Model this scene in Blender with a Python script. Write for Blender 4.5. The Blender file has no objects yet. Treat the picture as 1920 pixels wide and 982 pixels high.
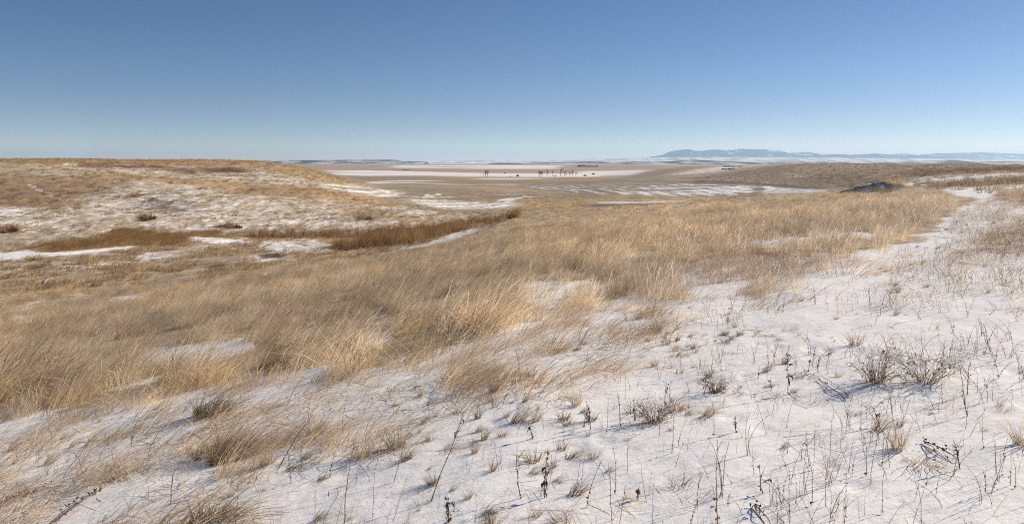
import bpy, math, random
import numpy as np
from mathutils import Vector

rng = np.random.default_rng(7)
random.seed(7)
scene = bpy.context.scene
COL = scene.collection

# ------------------------------------------------------------------ camera, sky, sun, exposure
F = 1371.0            # focal length in photograph pixels (1920 wide)
PX0, PY0 = 960.0, 304.0   # principal column, eye-level row
cam_d = bpy.data.cameras.new('camera')
cam = bpy.data.objects.new('camera', cam_d)
COL.objects.link(cam)
cam.location = (0, 0, 0)
cam.rotation_euler = (math.radians(90), 0, 0)
cam_d.sensor_width = 36.0
cam_d.lens = 36.0 * F / 1920.0
cam_d.shift_y = -(491.0 - PY0) / 1920.0
cam_d.clip_start = 0.05
cam_d.clip_end = 200000.0
scene.camera = cam

SUN_EL, SUN_AZ = math.radians(27.0), math.radians(66.0)   # azimuth clockwise from the view axis (+Y)
world = bpy.data.worlds.new('World')
scene.world = world
world.use_nodes = True
wn, wl = world.node_tree.nodes, world.node_tree.links
bg = wn['Background']
sky = wn.new('ShaderNodeTexSky')
sky.sky_type = 'NISHITA'
sky.sun_disc = False
sky.sun_elevation = SUN_EL
sky.sun_rotation = SUN_AZ
sky.altitude = 1200.0
sky.air_density = 1.0
sky.dust_density = 0.3
sky.ozone_density = 3.0
tc = wn.new('ShaderNodeTexCoord')
mp = wn.new('ShaderNodeMapping')
mp.inputs['Scale'].default_value = (1, 1, 3.0)
wl.new(tc.outputs['Generated'], mp.inputs['Vector'])
wl.new(mp.outputs['Vector'], sky.inputs['Vector'])
# elevation tint graded into the sky colour: duller and warmer towards the horizon
sx = wn.new('ShaderNodeSeparateXYZ'); wl.new(tc.outputs['Generated'], sx.inputs[0])
rp = wn.new('ShaderNodeValToRGB'); wl.new(sx.outputs['Z'], rp.inputs['Fac'])
e = rp.color_ramp.elements
e[0].position = 0.0; e[0].color = (.94, .67, .58, 1)
e[1].position = .30; e[1].color = (.92, 1.0, 1.02, 1)
for p_, c_ in ((.05, (.92, .79, .67, 1)), (.115, (.90, .91, .86, 1)), (.20, (.86, .95, .98, 1))):
    q_ = e.new(p_); q_.color = c_
sm_ = wn.new('ShaderNodeMix'); sm_.data_type = 'RGBA'; sm_.blend_type = 'MULTIPLY'; sm_.inputs[0].default_value = 1.0
wl.new(sky.outputs['Color'], sm_.inputs[6]); wl.new(rp.outputs['Color'], sm_.inputs[7])
wl.new(sm_.outputs[2], bg.inputs['Color'])
bg.inputs['Strength'].default_value = 0.11

sun_d = bpy.data.lights.new('sun', 'SUN')
sun_d.energy = 5.0
sun_d.angle = math.radians(0.53)
sun_d.color = (1.0, 0.89, 0.75)
sun = bpy.data.objects.new('sun', sun_d)
COL.objects.link(sun)
to_sun = Vector((math.sin(SUN_AZ) * math.cos(SUN_EL), math.cos(SUN_AZ) * math.cos(SUN_EL), math.sin(SUN_EL)))
sun.rotation_euler = (-to_sun).to_track_quat('-Z', 'Y').to_euler()
sun.location = (40, 20, 30)

vs = scene.view_settings
vs.view_transform = 'Standard'
vs.look = 'None'
vs.gamma = 1.0
vs.use_curve_mapping = False
vs.exposure = 0.45
scene.render.engine = 'CYCLES'
scene.cycles.use_denoising = False
scene.cycles.denoiser = 'OPENIMAGEDENOISE'
scene.cycles.denoising_input_passes = 'RGB_ALBEDO_NORMAL'
scene.cycles.denoising_prefilter = 'ACCURATE'
scene.cycles.max_bounces = 5
scene.cycles.diffuse_bounces = 3
scene.cycles.transmission_bounces = 3
scene.cycles.volume_bounces = 1
scene.cycles.use_adaptive_sampling = False
scene.cycles.filter_width = 1.1

# ------------------------------------------------------------------ numpy helpers
_perm = np.random.default_rng(3).permutation(512).astype(np.int64)
_perm = np.concatenate([_perm, _perm, _perm])
_ga = np.random.default_rng(4).random(512) * 2 * np.pi
_gx, _gy = np.cos(_ga), np.sin(_ga)

def pnoise(x, y):
    xi = np.floor(x).astype(np.int64); yi = np.floor(y).astype(np.int64)
    fx = x - xi; fy = y - yi
    def g(ix, iy, dx, dy):
        h = _perm[_perm[ix & 511] + (iy & 511)]
        return _gx[h] * dx + _gy[h] * dy
    u = fx * fx * fx * (fx * (fx * 6 - 15) + 10)
    v = fy * fy * fy * (fy * (fy * 6 - 15) + 10)
    a = g(xi, yi, fx, fy); b = g(xi + 1, yi, fx - 1, fy)
    c = g(xi, yi + 1, fx, fy - 1); d = g(xi + 1, yi + 1, fx - 1, fy - 1)
    return (a + (b - a) * u + (c - a) * v + (a - b - c + d) * u * v) * 1.5

def fbm(x, y, octv=4, gain=0.5):
    s = 0; a = 1.0; f = 1.0; t = 0
    for k in range(octv):
        s = s + a * pnoise(x * f + 17.3 * k, y * f - 9.1 * k); t += a
        a *= gain; f *= 2.03
    return s / t

def pchip(xk, yk, x):
    xk = np.asarray(xk, float); yk = np.asarray(yk, float)
    h = np.diff(xk); d = np.diff(yk) / h
    m = np.zeros_like(yk)
    for i in range(1, len(xk) - 1):
        if d[i - 1] * d[i] > 0:
            w1 = 2 * h[i] + h[i - 1]; w2 = h[i] + 2 * h[i - 1]
            m[i] = (w1 + w2) / (w1 / d[i - 1] + w2 / d[i])
    m[0] = d[0]; m[-1] = d[-1]
    x = np.clip(x, xk[0], xk[-1])
    i = np.clip(np.searchsorted(xk, x) - 1, 0, len(xk) - 2)
    t = (x - xk[i]) / h[i]
    return (yk[i] * (1 + 2 * t) * (1 - t) ** 2 + m[i] * h[i] * t * (1 - t) ** 2
            + yk[i + 1] * t * t * (3 - 2 * t) + m[i + 1] * h[i] * t * t * (t - 1))

def smooth(a, b, x):
    t = np.clip((x - a) / (b - a), 0, 1)
    return t * t * (3 - 2 * t)

def new_mesh(name, V, Fq=None, Ft=None, smooth_shade=True):
    me = bpy.data.meshes.new(name)
    V = np.ascontiguousarray(V, dtype=np.float32).reshape(-1, 3)
    nq = 0 if Fq is None else len(Fq); nt = 0 if Ft is None else len(Ft)
    me.vertices.add(len(V)); me.vertices.foreach_set('co', V.ravel())
    me.loops.add(nq * 4 + nt * 3); me.polygons.add(nq + nt)
    parts = []
    if nq: parts.append(np.asarray(Fq, np.int32).ravel())
    if nt: parts.append(np.asarray(Ft, np.int32).ravel())
    if parts:
        me.loops.foreach_set('vertex_index', np.concatenate(parts))
        st = np.concatenate([np.arange(nq) * 4, nq * 4 + np.arange(nt) * 3]).astype(np.int32)
        me.polygons.foreach_set('loop_start', st)
        me.polygons.foreach_set('use_smooth', np.full(nq + nt, smooth_shade))
    me.update(calc_edges=True)
    return me

def add_float(me, name, a):
    at = me.attributes.new(name, 'FLOAT', 'POINT')
    at.data.foreach_set('value', np.ascontiguousarray(a, np.float32).ravel())

def add_vec(me, name, a):
    at = me.attributes.new(name, 'FLOAT_VECTOR', 'POINT')
    at.data.foreach_set('vector', np.ascontiguousarray(a, np.float32).ravel())

def add_int(me, name, a):
    at = me.attributes.new(name, 'INT', 'POINT')
    at.data.foreach_set('value', np.ascontiguousarray(a, np.int32).ravel())

def link(name, me, mat=None, parent=None, **props):
    o = bpy.data.objects.new(name, me)
    COL.objects.link(o)
    if mat is not None and me is not None and len(me.materials) == 0:
        me.materials.append(mat)
    if parent is not None: o.parent = parent
    for k, v in props.items(): o[k] = v
    return o

class Geo:
    """collects ribbons, tubes and blobs into one mesh"""
    def __init__(self): self.V = []; self.Q = []; self.T = []; self.H = []; self.n = 0
    def ribbons(self, P, W, side):
        P = np.asarray(P, float); n, k, _ = P.shape
        W = np.broadcast_to(np.asarray(W, float), (n, k)); side = np.asarray(side, float)
        V = np.stack([P - side[:, None] * W[..., None], P + side[:, None] * W[..., None]], 2)
        i = np.arange(n)[:, None] * (2 * k) + np.arange(k - 1)[None] * 2 + self.n
        self.Q.append(np.stack([i, i + 1, i + 3, i + 2], -1).reshape(-1, 4))
        self.V.append(V.reshape(-1, 3)); self.H.append(np.tile(np.repeat(np.linspace(0, 1, k), 2), n)); self.n += n * k * 2
    def tubes(self, P, R, m=3, h=None):
        P = np.asarray(P, float); n, k, _ = P.shape
        R = np.broadcast_to(np.asarray(R, float), (n, k))
        T = np.gradient(P, axis=1); T /= np.linalg.norm(T, axis=2, keepdims=True) + 1e-9
        ref = np.where(np.abs(T[..., 2:3]) < 0.8, np.array([0, 0, 1.0]), np.array([1.0, 0, 0]))
        A = np.cross(T, ref); A /= np.linalg.norm(A, axis=2, keepdims=True) + 1e-9
        B = np.cross(T, A)
        th = np.arange(m) * 2 * np.pi / m
        V = P[:, :, None] + R[..., None, None] * (A[:, :, None] * np.cos(th)[:, None] + B[:, :, None] * np.sin(th)[:, None])
        base = np.arange(n)[:, None, None] * (k * m) + np.arange(k - 1)[None, :, None] * m + self.n
        j = np.arange(m)[None, None]; j2 = (j + 1) % m
        self.Q.append(np.stack([base + j, base + j2, base + j2 + m, base + j + m], -1).reshape(-1, 4))
        self.V.append(V.reshape(-1, 3))
        hh = np.linspace(0, 1, k) if h is None else np.full(k, h)
        self.H.append(np.tile(np.repeat(hh, m), n)); self.n += n * k * m
    def blobs(self, C, R, stretch=None, h=1.0):
        C = np.asarray(C, float).reshape(-1, 3); n = len(C)
        R = np.broadcast_to(np.asarray(R, float), (n,))
        O = np.array([[1, 0, 0], [-1, 0, 0], [0, 1, 0], [0, -1, 0], [0, 0, 1], [0, 0, -1]], float)
        V = O[None] * R[:, None, None] * rng.uniform(0.7, 1.3, (n, 6, 1))
        if stretch is not None: V = V * np.asarray(stretch)
        V = V + C[:, None]
        f = np.array([[0, 2, 4], [2, 1, 4], [1, 3, 4], [3, 0, 4], [2, 0, 5], [1, 2, 5], [3, 1, 5], [0, 3, 5]])
        self.T.append((np.arange(n)[:, None, None] * 6 + f[None] + self.n).reshape(-1, 3))
        self.V.append(V.reshape(-1, 3)); self.H.append(np.full(n * 6, h)); self.n += n * 6
    def mesh(self, name):
        V = np.concatenate(self.V)
        me = new_mesh(name, V, np.concatenate(self.Q) if self.Q else None, np.concatenate(self.T) if self.T else None)
        add_float(me, 'h', np.concatenate(self.H))
        return me

# ------------------------------------------------------------------ the lie of the land: height profiles along sight lines, (depth m, height m rel. to the eye)
def near(u, a, b=-0.06):
    return [(Y, -1.65 + a * u * Y + b * Y) for Y in (0.4, 1, 2, 4, 8)]

FAR = [(1500, -18), (3000, -19), (6000, -20), (23000, -20)]
PROF = {
 -1400: near(-1.72, .12) + [(15, -6.2), (30, -8.4), (55, -8.4), (70, -8.2), (100, -4.5), (130, -1.8), (170, 0), (220, .6), (400, 1.0), (900, -12)] + FAR,
 -500: near(-1.065, .14) + [(15, -4.9), (25, -6.9), (40, -8.0), (60, -8.2), (70, -8.2), (82, -7.2), (100, -5), (125, -2.6), (145, -1.0), (170, 0), (210, .6), (400, 1.2), (520, 0), (900, -12)] + FAR,
 0: near(-.70, .15) + [(15, -4.12), (25, -5.8), (40, -7.3), (55, -7.98), (64, -8.05), (69, -8.5), (74, -8.15), (85, -7.5), (100, -5.9), (120, -3.85), (140, -1.84), (165, -.36), (200, .44), (260, .85), (400, 1.2), (500, 0), (900, -12)] + FAR,
 300: near(-.481, .15) + [(15, -3.63), (25, -4.95), (40, -6.9), (60, -8.0), (72, -8.3), (80, -8.3), (88, -8.1), (105, -6.97), (125, -5.3), (145, -3.8), (165, -2.9), (190, -1.5), (220, -.16), (260, .66), (400, .87), (500, -1), (900, -13)] + FAR,
 480: near(-.35, .15) + [(15, -3.34), (25, -4.46), (40, -6.3), (60, -7.8), (78, -8.4), (86, -8.5), (95, -8.3), (115, -7.4), (140, -6.2), (165, -4.9), (190, -3.3), (220, -.96), (250, .18), (300, .3), (380, -.3), (600, -12), (900, -16)] + FAR,
 580: near(-.277, .15) + [(15, -3.16), (25, -4.2), (40, -5.9), (60, -7.5), (80, -8.4), (90, -8.5), (100, -8.46), (120, -8.0), (145, -7.0), (170, -5.95), (195, -4.8), (220, -3.4), (245, -2.5), (280, -3.7), (350, -6.8), (500, -13.2), (850, -18)] + FAR,
 700: near(-.19, .15) + [(15, -2.98), (25, -3.85), (40, -5.4), (60, -7.0), (80, -8.3), (92, -8.6), (105, -8.75), (125, -8.8), (150, -8.5), (175, -8.55), (210, -8.9), (260, -9.1), (300, -9.0), (340, -9.2), (400, -11), (550, -14.4), (850, -18)] + FAR,
 830: near(-.095, .15) + [(15, -2.76), (25, -3.6), (40, -4.9), (60, -6.4), (78, -7.7), (92, -8.7), (105, -9.0), (125, -9.2), (150, -9.6), (200, -10.6), (280, -11.8), (400, -13.4), (600, -16.2), (850, -18)] + FAR,
 960: near(0, .1) + [(12, -2.37), (20, -2.85), (40, -4.05), (70, -5.9), (95, -7.2), (115, -8.6), (135, -9.6), (160, -10.5), (200, -11.5), (280, -13), (400, -14), (600, -16.6), (850, -18)] + FAR,
 1150: near(.139, .09) + [(12, -2.25), (20, -2.7), (40, -3.6), (60, -4.5), (80, -5.3), (100, -6.4), (125, -8.1), (160, -10), (200, -11.4), (280, -12.7), (400, -13.4), (520, -14), (850, -18)] + FAR,
 1220: near(.19, .09) + [(12, -2.2), (20, -2.6), (40, -3.45), (60, -4.2), (80, -4.95), (102, -6.2), (135, -8.6), (180, -10.8), (240, -11.8), (300, -12.4), (400, -12.6), (520, -12.9), (700, -12.6), (900, -11.4), (1080, -11.6)] + FAR,
 1300: near(.248, .085) + [(13, -2.15), (40, -3.3), (60, -4.0), (80, -4.6), (105, -6.0), (140, -9), (200, -11), (280, -12.2), (340, -11.4), (420, -11), (600, -10.5), (800, -7), (950, -5.0), (1100, -7)] + FAR,
 1370: near(.30, .085) + [(13, -2.12), (40, -3.15), (60, -3.7), (80, -4.15), (100, -5.2), (132, -7.8), (180, -9.8), (240, -11.2), (310, -11), (350, -10.7), (420, -9.8), (520, -8.4), (620, -7.0), (760, -6), (950, -5.2), (1100, -7)] + FAR,
 1420: near(.335, .08) + [(13, -2.1), (40, -3.05), (60, -3.55), (80, -3.95), (100, -4.85), (130, -7), (170, -9), (220, -10.3), (300, -10.5), (330, -10.3), (400, -9), (480, -6), (550, -3.4), (620, -3.0), (720, -6), (900, -16)] + FAR,
 1500: near(.394, .08) + [(15, -2.0), (40, -2.8), (60, -3.1), (75, -3.5), (95, -4.6), (130, -7), (170, -8), (220, -8.3), (250, -8.7), (300, -8.5), (360, -6.3), (430, -3.2), (500, -1.2), (560, -1.2), (700, -5), (900, -17)] + FAR,
 1650: near(.503, .08) + [(15, -1.95), (40, -2.4), (60, -2.6), (72, -2.75), (90, -3.4), (120, -4.2), (170, -5), (230, -5), (300, -3.9), (380, -2.2), (450, -1.5), (520, -1.5), (700, -6), (900, -17)] + FAR,
 1780: near(.598, .08) + [(14, -1.82), (30, -2.0), (50, -2.1), (70, -2.2), (85, -2.2), (110, -2.1), (140, -2.15), (200, -2.0), (280, -1.4), (350, -1.3), (500, -5), (900, -17)] + FAR,
 1900: near(.686, .08) + [(13, -1.72), (30, -1.8), (50, -1.75), (70, -1.65), (90, -1.6), (120, -1.5), (180, -1.44), (250, -1.5), (300, -1.6), (500, -4), (900, -17)] + FAR,
 2300: near(.977, .065) + [(15, -1.6), (30, -1.5), (60, -1.2), (120, -1.2), (250, -1.5), (500, -4), (900, -17)] + FAR,
 3400: near(1.78, .04) + [(15, -1.5), (30, -1.4), (60, -1.2), (120, -1.2), (250, -1.5), (500, -4), (900, -17)] + FAR,
}
_lY = np.linspace(math.log(0.4), math.log(23000), 1400)
_kpx = np.array(sorted(PROF))
_tab = np.stack([pchip([math.log(p[0]) for p in PROF[k]], [p[1] for p in PROF[k]], _lY) for k in _kpx])
_upx = np.arange(-1400, 3401, 10.0)
_tab2 = np.stack([pchip(_kpx, _tab[:, j], _upx) for j in range(len(_lY))], 1)
for _ in range(2):      # soften the seams between neighbouring sight lines
    _p = np.pad(_tab2, ((3, 3), (0, 0)), mode='edge')
    _tab2 = sum(_p[i:i + len(_upx)] for i in range(7)) / 7

def hummock(X, Y):
    return smooth(55, 80, Y) * (1 - smooth(280, 420, Y)) * .20 * fbm(X * .62 + 2, Y * .36, 3)

_hr = np.random.default_rng(21)
HOLES = [(x_, y_, _hr.uniform(.06, .11), _hr.uniform(.005, .013)) for y_ in _hr.uniform(3.2, 12.5, 60) for x_ in [y_ * _hr.uniform(-.25, .72)]]
for k_ in range(26):    # one line of old animal tracks across the open snow
    HOLES.append((1.0 + k_ * .17 + .07 * (k_ % 2), 9.4 - k_ * .19 + .06 * math.sin(k_), .065, .015))
MX, MY = 36.3, 73.0     # the little eroded mound on the right
def ground(X, Y):
    X = np.asarray(X, float); Y = np.asarray(Y, float)
    Yc = np.maximum(Y, 0.41)
    px = np.clip(PX0 + F * X / Yc, -1399, 3399)
    fi = (px + 1400) / 10.0; i = np.clip(fi.astype(int), 0, len(_upx) - 2); t = fi - i
    fj = (np.log(np.clip(Yc, .41, 22990)) - _lY[0]) / (_lY[1] - _lY[0]); j = np.clip(fj.astype(int), 0, len(_lY) - 2); s = fj - j
    z = (_tab2[i, j] * (1 - t) + _tab2[i + 1, j] * t) * (1 - s) + (_tab2[i, j + 1] * (1 - t) + _tab2[i + 1, j + 1] * t) * s
    # undulation at several sizes
    nearw = 1 - smooth(10, 30, Y)
    z = z + 0.05 * fbm(X * .45, Y * .45, 3) + nearw * 0.010 * fbm(X * 2.1 + 4, Y * 1.6, 3)
    z = z + smooth(14, 40, Y) * (1 - smooth(300, 700, Y)) * (0.16 * fbm(X * .16, Y * .16, 3))
    z = z + smooth(60, 110, Y) * (1 - smooth(500, 900, Y)) * (0.9 * fbm(X * .035 + 3, Y * .026, 3) + 0.22 * fbm(X * .14, Y * .1, 2))
    z = z + smooth(1500, 4000, Y) * 2.0 * fbm(X * .0012, Y * .0006, 3)
    z = z + hummock(X, Y)
    m = (Y < 13) & (Y > 2)
    if np.ndim(Y) and m.any():
        xs, ys = X[m], Y[m]; dz = 0
        for hx, hy, hr, hd in HOLES:
            d2 = ((xs - hx) ** 2 + (ys - hy) ** 2) / hr ** 2
            dz = dz - hd * np.exp(-d2 * d2)
        z = z.copy(); z[m] += dz
    # eroded mound: long back to the right, scooped steep face to the left and front
    dx = X - MX; dy = Y - MY
    face = smooth(-2.6, .1, dx + .5 * dy + .3 * np.sin(dy * 2.1 + dx)) * (1 - smooth(.3, 5.5, dx))
    z = z + 0.85 * (1 + .28 * fbm(X * 1.1, Y * .9, 3)) * face * np.exp(-(dy / 3.4) ** 2) - .35 * np.exp(-((dx + 2.4) / 1.6) ** 2 - (dy / 2.4) ** 2)
    return z

def project(X, Y, Z):
    return PX0 + F * X / Y, PY0 - F * Z / Y

def at(px, py, y0=2.5, y1=3000.0):
    """the ground point seen at a pixel of the photograph: first hit along the sight line"""
    Ys = np.exp(np.linspace(math.log(y0), math.log(y1), 2600)); X = (px - PX0) / F * Ys
    d = ground(X, Ys) - (PY0 - py) / F * Ys
    i = int(np.argmax(d >= 0)) if (d >= 0).any() else len(Ys) - 1
    return float(X[i]), float(Ys[i]), float(ground(X[i], Ys[i]))

# ------------------------------------------------------------------ what covers the ground (snow share, earth and litter colour, standing grass)
GX0, GX1, GY0, GY1 = -800, 2720, 290, 1200
gw, gh = (GX1 - GX0) // 2, (GY1 - GY0)
_gxx, _gyy = np.meshgrid(GX0 + 2 * np.arange(gw) + 1.0, GY0 + np.arange(gh) + .5)

def blur(A, bx, by):
    for ax, r in ((1, int(bx / 2)), (0, int(by))):
        if r < 1: continue
        for _ in range(2):
            pad = [(0, 0), (0, 0)]; pad[ax] = (r + 1, r)
            C = np.cumsum(np.pad(A, pad, mode='edge'), axis=ax)
            n = A.shape[ax]
            A = (np.take(C, np.arange(2 * r + 1, 2 * r + 1 + n), ax) - np.take(C, np.arange(0, n), ax)) / (2 * r + 1)
    return A

def poly_mask(pts, bx=6, by=2):
    M = np.zeros((gh, gw)); p = np.array(pts, float); q = np.roll(p, -1, 0)
    for (x1, y1), (x2, y2) in zip(p, q):
        if y1 == y2: continue
        c = (_gyy[:, :1] >= min(y1, y2)) & (_gyy[:, :1] < max(y1, y2))
        xi = x1 + (_gyy[:, :1] - y1) / (y2 - y1) * (x2 - x1)
        M = M + (c & (_gxx < xi))
    return blur((M % 2).astype(float), bx, by)

def ell(cx, cy, rx, ry, rot=0):
    a = np.linspace(0, 2 * np.pi, 28, endpoint=False); r = math.radians(rot)
    x, y = rx * np.cos(a), ry * np.sin(a)
    return list(zip(cx + x * math.cos(r) + y * math.sin(r), cy - x * math.sin(r) + y * math.cos(r)))

def strip(pts, w):
    p = np.array(pts, float)
    return [tuple(a) for a in p + (0, -w / 2)] + [tuple(a) for a in p[::-1] + (0, w / 2)]

STRAW = (.40, .275, .145); GOLD = (.38, .27, .14); BROWN = (.28, .19, .11); DARK = (.13, .085, .055)
SOIL = (.22, .17, .115); TAN = (.40, .31, .20); RUST = (.26, .14, .055); PINK = (.38, .31, .21); SHORT = (.37, .275, .165)
cov = np.full((gh, gw), .30); colm = np.empty((gh, gw, 3)); colm[:] = SHORT
tall = np.zeros((gh, gw)); fringe = np.zeros((gh, gw)); tuss = np.zeros((gh, gw)); frost = np.zeros((gh, gw)); reed = np.zeros((gh, gw)); rush = np.zeros((gh, gw)); weed = np.zeros((gh, gw))
stripe = np.zeros((gh, gw))

def paint(pts, c=None, col=None, bx=8, by=2, a=1.0, **lay):
    global cov, colm
    M = poly_mask(pts, bx, by) * a
    if c is not None: cov[:] = cov * (1 - M) + c * M
    if col is not None: colm[:] = colm * (1 - M[..., None]) + np.array(col) * M[..., None]
    for k, v in lay.items():
        L = globals()[k]; L[:] = L * (1 - M) + v * M

W_, E_ = -800, 2720
# far plain
paint([(W_, 290), (E_, 290), (E_, 345), (W_, 345)], .25, PINK, 0, 0)
paint([(400, 304), (E_, 304), (E_, 308), (400, 308)], .55, PINK, 60, 1)
paint([(560, 307), (735, 308), (735, 318.5), (560, 317)], .12, (.40, .27, .19), 30, 1)
paint([(735, 310), (1056, 310.5), (1046, 317.5), (900, 317), (735, 315)], .70, STRAW, 16, .5)
paint([(690, 317), (1080, 318), (1080, 324.5), (880, 324), (690, 319.5)], .10, (.40, .27, .18), 16, 1)
paint([(1056, 311), (1250, 310), (1250, 320.5), (1070, 320)], .06, (.38, .25, .18), 14, 1)
paint([(1080, 320.5), (1215, 320.5), (1190, 329), (1080, 330)], .68, STRAW, 12, 1)
paint([(580, 318.8), (700, 319.5), (900, 324.5), (1085, 325), (1130, 330), (1090, 333), (905, 332.5), (700, 331), (610, 327)], .74, STRAW, 8, .5)
# valley floor beyond the nose of the hill
paint([(560, 330), (800, 331), (1140, 334), (1300, 338), (1450, 345), (1560, 352), (1560, 372), (1300, 385), (960, 405), (820, 405), (560, 380)], .14, (.275, .21, .13), 10, 1)
paint([(790, 333), (1150, 333), (1120, 338), (1000, 341), (830, 341)], .08, (.36, .24, .12), 14, 1)
paint([(870, 334.5), (1050, 333.5), (1050, 336), (900, 337.5)], .8, None, 24, 1)
paint([(690, 337), (860, 338), (860, 341), (690, 341)], .4, SOIL, 24, 1)
paint([(840, 346), (1000, 345), (1000, 348.5), (840, 348)], .6, SOIL, 24, 1)
paint([(840, 350), (920, 351), (1060, 358), (1100, 362), (980, 362), (880, 359)], .05, GOLD, 12, 1)
paint([(650, 352), (900, 356), (1010, 364), (960, 378), (800, 372), (660, 360)], .18, (.26, .195, .125), 16, 2)
paint([(850, 366), (940, 367), (945, 373), (860, 374)], .05, (.27, .18, .10), 14, 1)
# striped snowy flank below the nose
paint([(575, 346), (610, 343), (700, 350), (760, 362), (730, 371), (650, 363), (590, 352)], .58, TAN, 10, 2, stripe=1)
paint([(755, 300 + 74), (840, 376), (930, 382), (975, 376), (1010, 372), (1000, 384), (940, 392), (850, 394), (790, 386)], .58, TAN, 12, 2, stripe=.6)
paint(strip([(795, 374), (800, 366), (815, 369), (822, 365), (832, 366)], 2.4), .95, None, 2, 1)
paint(strip([(932, 382), (934, 377), (950, 374), (980, 372)], 2.8), .95, None, 2, 1)
paint(strip([(945, 383), (950, 378), (970, 374)], 2.6), .95, None, 2, 1)
paint(strip([(980, 369), (1025, 369.5)], 1.2), .9, None, 4, 0)
paint(strip([(1008, 382), (1022, 389), (1008, 396)], 2), .8, None, 4, 1)
# ploughed field in the middle distance
paint([(950, 349), (1060, 342), (1160, 339), (1290, 341), (1420, 346), (1446, 352), (1420, 362), (1350, 370), (1150, 366), (1030, 358)], .30, SOIL, 10, 1, stripe=1)
paint([(1180, 352), (1260, 345), (1380, 346), (1425, 351), (1415, 359), (1340, 368), (1230, 367), (1140, 362)], .62, SOIL, 24, 3, stripe=.5)
paint([(1405, 352), (1420, 351), (1418, 362), (1395, 364)], .1, SOIL, 6, 1, stripe=0)
paint([(1418, 347), (1442, 350), (1446, 356), (1420, 362), (1430, 355)], .95, None, 5, 1)
paint([(1446, 352), (1560, 356), (1540, 362), (1420, 364)], .62, TAN, 10, 1)
paint([(1140, 366), (1360, 371), (1500, 365), (1500, 372), (1330, 378), (1140, 376)], .05, GOLD, 10, 1, stripe=0)
paint([(1090, 377), (1320, 376), (1320, 380), (1090, 382)], .65, TAN, 18, 1)
paint([(1050, 382), (1300, 381), (1420, 374), (1300, 386), (1100, 391)], .2, DARK, 10, 1)
paint([(960, 376), (1080, 368), (1140, 373), (1090, 384), (1130, 392), (1000, 402), (930, 405), (990, 390)], .06, GOLD, 10, 2, tuss=.4)
paint(strip([(1290, 341), (1340, 341.5), (1440, 346.5), (1540, 353.5)], 3.5), .0, (.07, .055, .05), 6, 1)  # shadowed bank along the road edge, its shade painted as a dark strip
paint([(1330, 341.5), (1430, 345.5), (1440, 347), (1330, 344)], .0, (.10, .085, .08), 4, 0)  # more of the bank's shade, painted into the ground colour
# thin field edges, stubble strips and drifted snow lines, far plain and valley floor
for _ in range(34):
    cx, cy, L_ = rng.uniform(560, 1240), rng.uniform(306.5, 333), rng.uniform(40, 260)
    sl = rng.normal(0, .003)
    paint(strip([(cx - L_ / 2, cy - sl * L_), (cx, cy + rng.normal(0, .3)), (cx + L_ / 2, cy + sl * L_)], rng.uniform(.5, 1.6)), float(rng.choice([.05, .15, .5, .85])), [(.40, .29, .17), (.30, .22, .14), (.36, .29, .19)][rng.integers(0, 3)], 24, .5, rng.uniform(.35, .8))
for _ in range(44):
    cx, cy, L_ = rng.uniform(640, 1500), rng.uniform(334, 372), rng.uniform(30, 180)
    if cy > 350 and not 660 < cx < 1400: continue
    sl = rng.normal(0, .02)
    paint(strip([(cx - L_ / 2, cy - sl * L_), (cx, cy + rng.normal(0, .8)), (cx + L_ / 2, cy + sl * L_)], rng.uniform(.8, 2.6)), float(rng.choice([.03, .1, .6, .75])), [GOLD, SOIL, (.20, .15, .10), TAN][rng.integers(0, 4)], 18, .5, rng.uniform(.35, .8))
# knoll with the farm, and the right-hand hill
paint([(1150, 336), (1240, 318), (1290, 310), (1380, 309), (1390, 320), (1340, 328), (1260, 334), (1200, 338)], .16, (.31, .235, .15), 10, 1)
paint([(1240, 329), (1290, 319), (1350, 312), (1385, 314), (1360, 324), (1290, 328)], .55, TAN, 12, 1, stripe=.5)
paint([(1230, 332), (1340, 323), (1390, 318), (1450, 309), (1500, 304), (1700, 304), (E_, 304), (E_, 335), (1800, 335), (1690, 345), (1600, 352), (1540, 353), (1440, 345), (1330, 340)], .27, (.33, .245, .16), 8, 1, stripe=0, tuss=.6)
paint([(1480, 333), (1600, 322), (1640, 340), (1580, 351), (1500, 347)], .14, (.26, .19, .125), 20, 3)
paint([(1450, 326), (1530, 328), (1510, 334), (1460, 333)], .48, None, 20, 3)
paint([(1540, 310), (1620, 309), (1620, 313), (1540, 314)], .45, None, 20, 1)
paint([(1700, 320), (1920, 314), (E_, 314), (E_, 322), (1900, 323), (1700, 332)], .05, (.21, .13, .085), 20, 2)
# the left-hand hill
HILL = [(W_, 290), (480, 296), (545, 303), (585, 314), (625, 328), (700, 342), (625, 345), (600, 350), (700, 374), (800, 392), (850, 400), (950, 403), (940, 412), (880, 418), (760, 432), (480, 436), (330, 436), (200, 436), (60, 462), (W_, 490)]
paint(HILL, .41, SHORT, 6, 1, tuss=.9, stripe=0)
paint([(W_, 290), (480, 296), (560, 304), (590, 314), (480, 312), (200, 306), (W_, 306)], .08, STRAW, 10, 1)
paint([(125, 304.5), (153, 305), (150, 311.5), (120, 309)], .95, None, 6, 1)
paint([(0, 306), (120, 309), (180, 318), (0, 326), (W_, 326)], .28, TAN, 14, 2)
paint([(150, 306), (220, 306), (215, 315), (152, 314)], .03, (.25, .16, .095), 8, 1)
paint([(310, 318), (350, 314), (386, 319), (372, 326), (330, 325)], .0, (.17, .10, .065), 6, 1)
paint([(386, 315), (440, 312), (482, 318), (465, 323), (400, 321)], .0, (.155, .095, .06), 6, 1)
paint([(215, 310), (320, 311), (320, 316), (240, 315)], .0, (.21, .13, .08), 8, 1)
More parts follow.
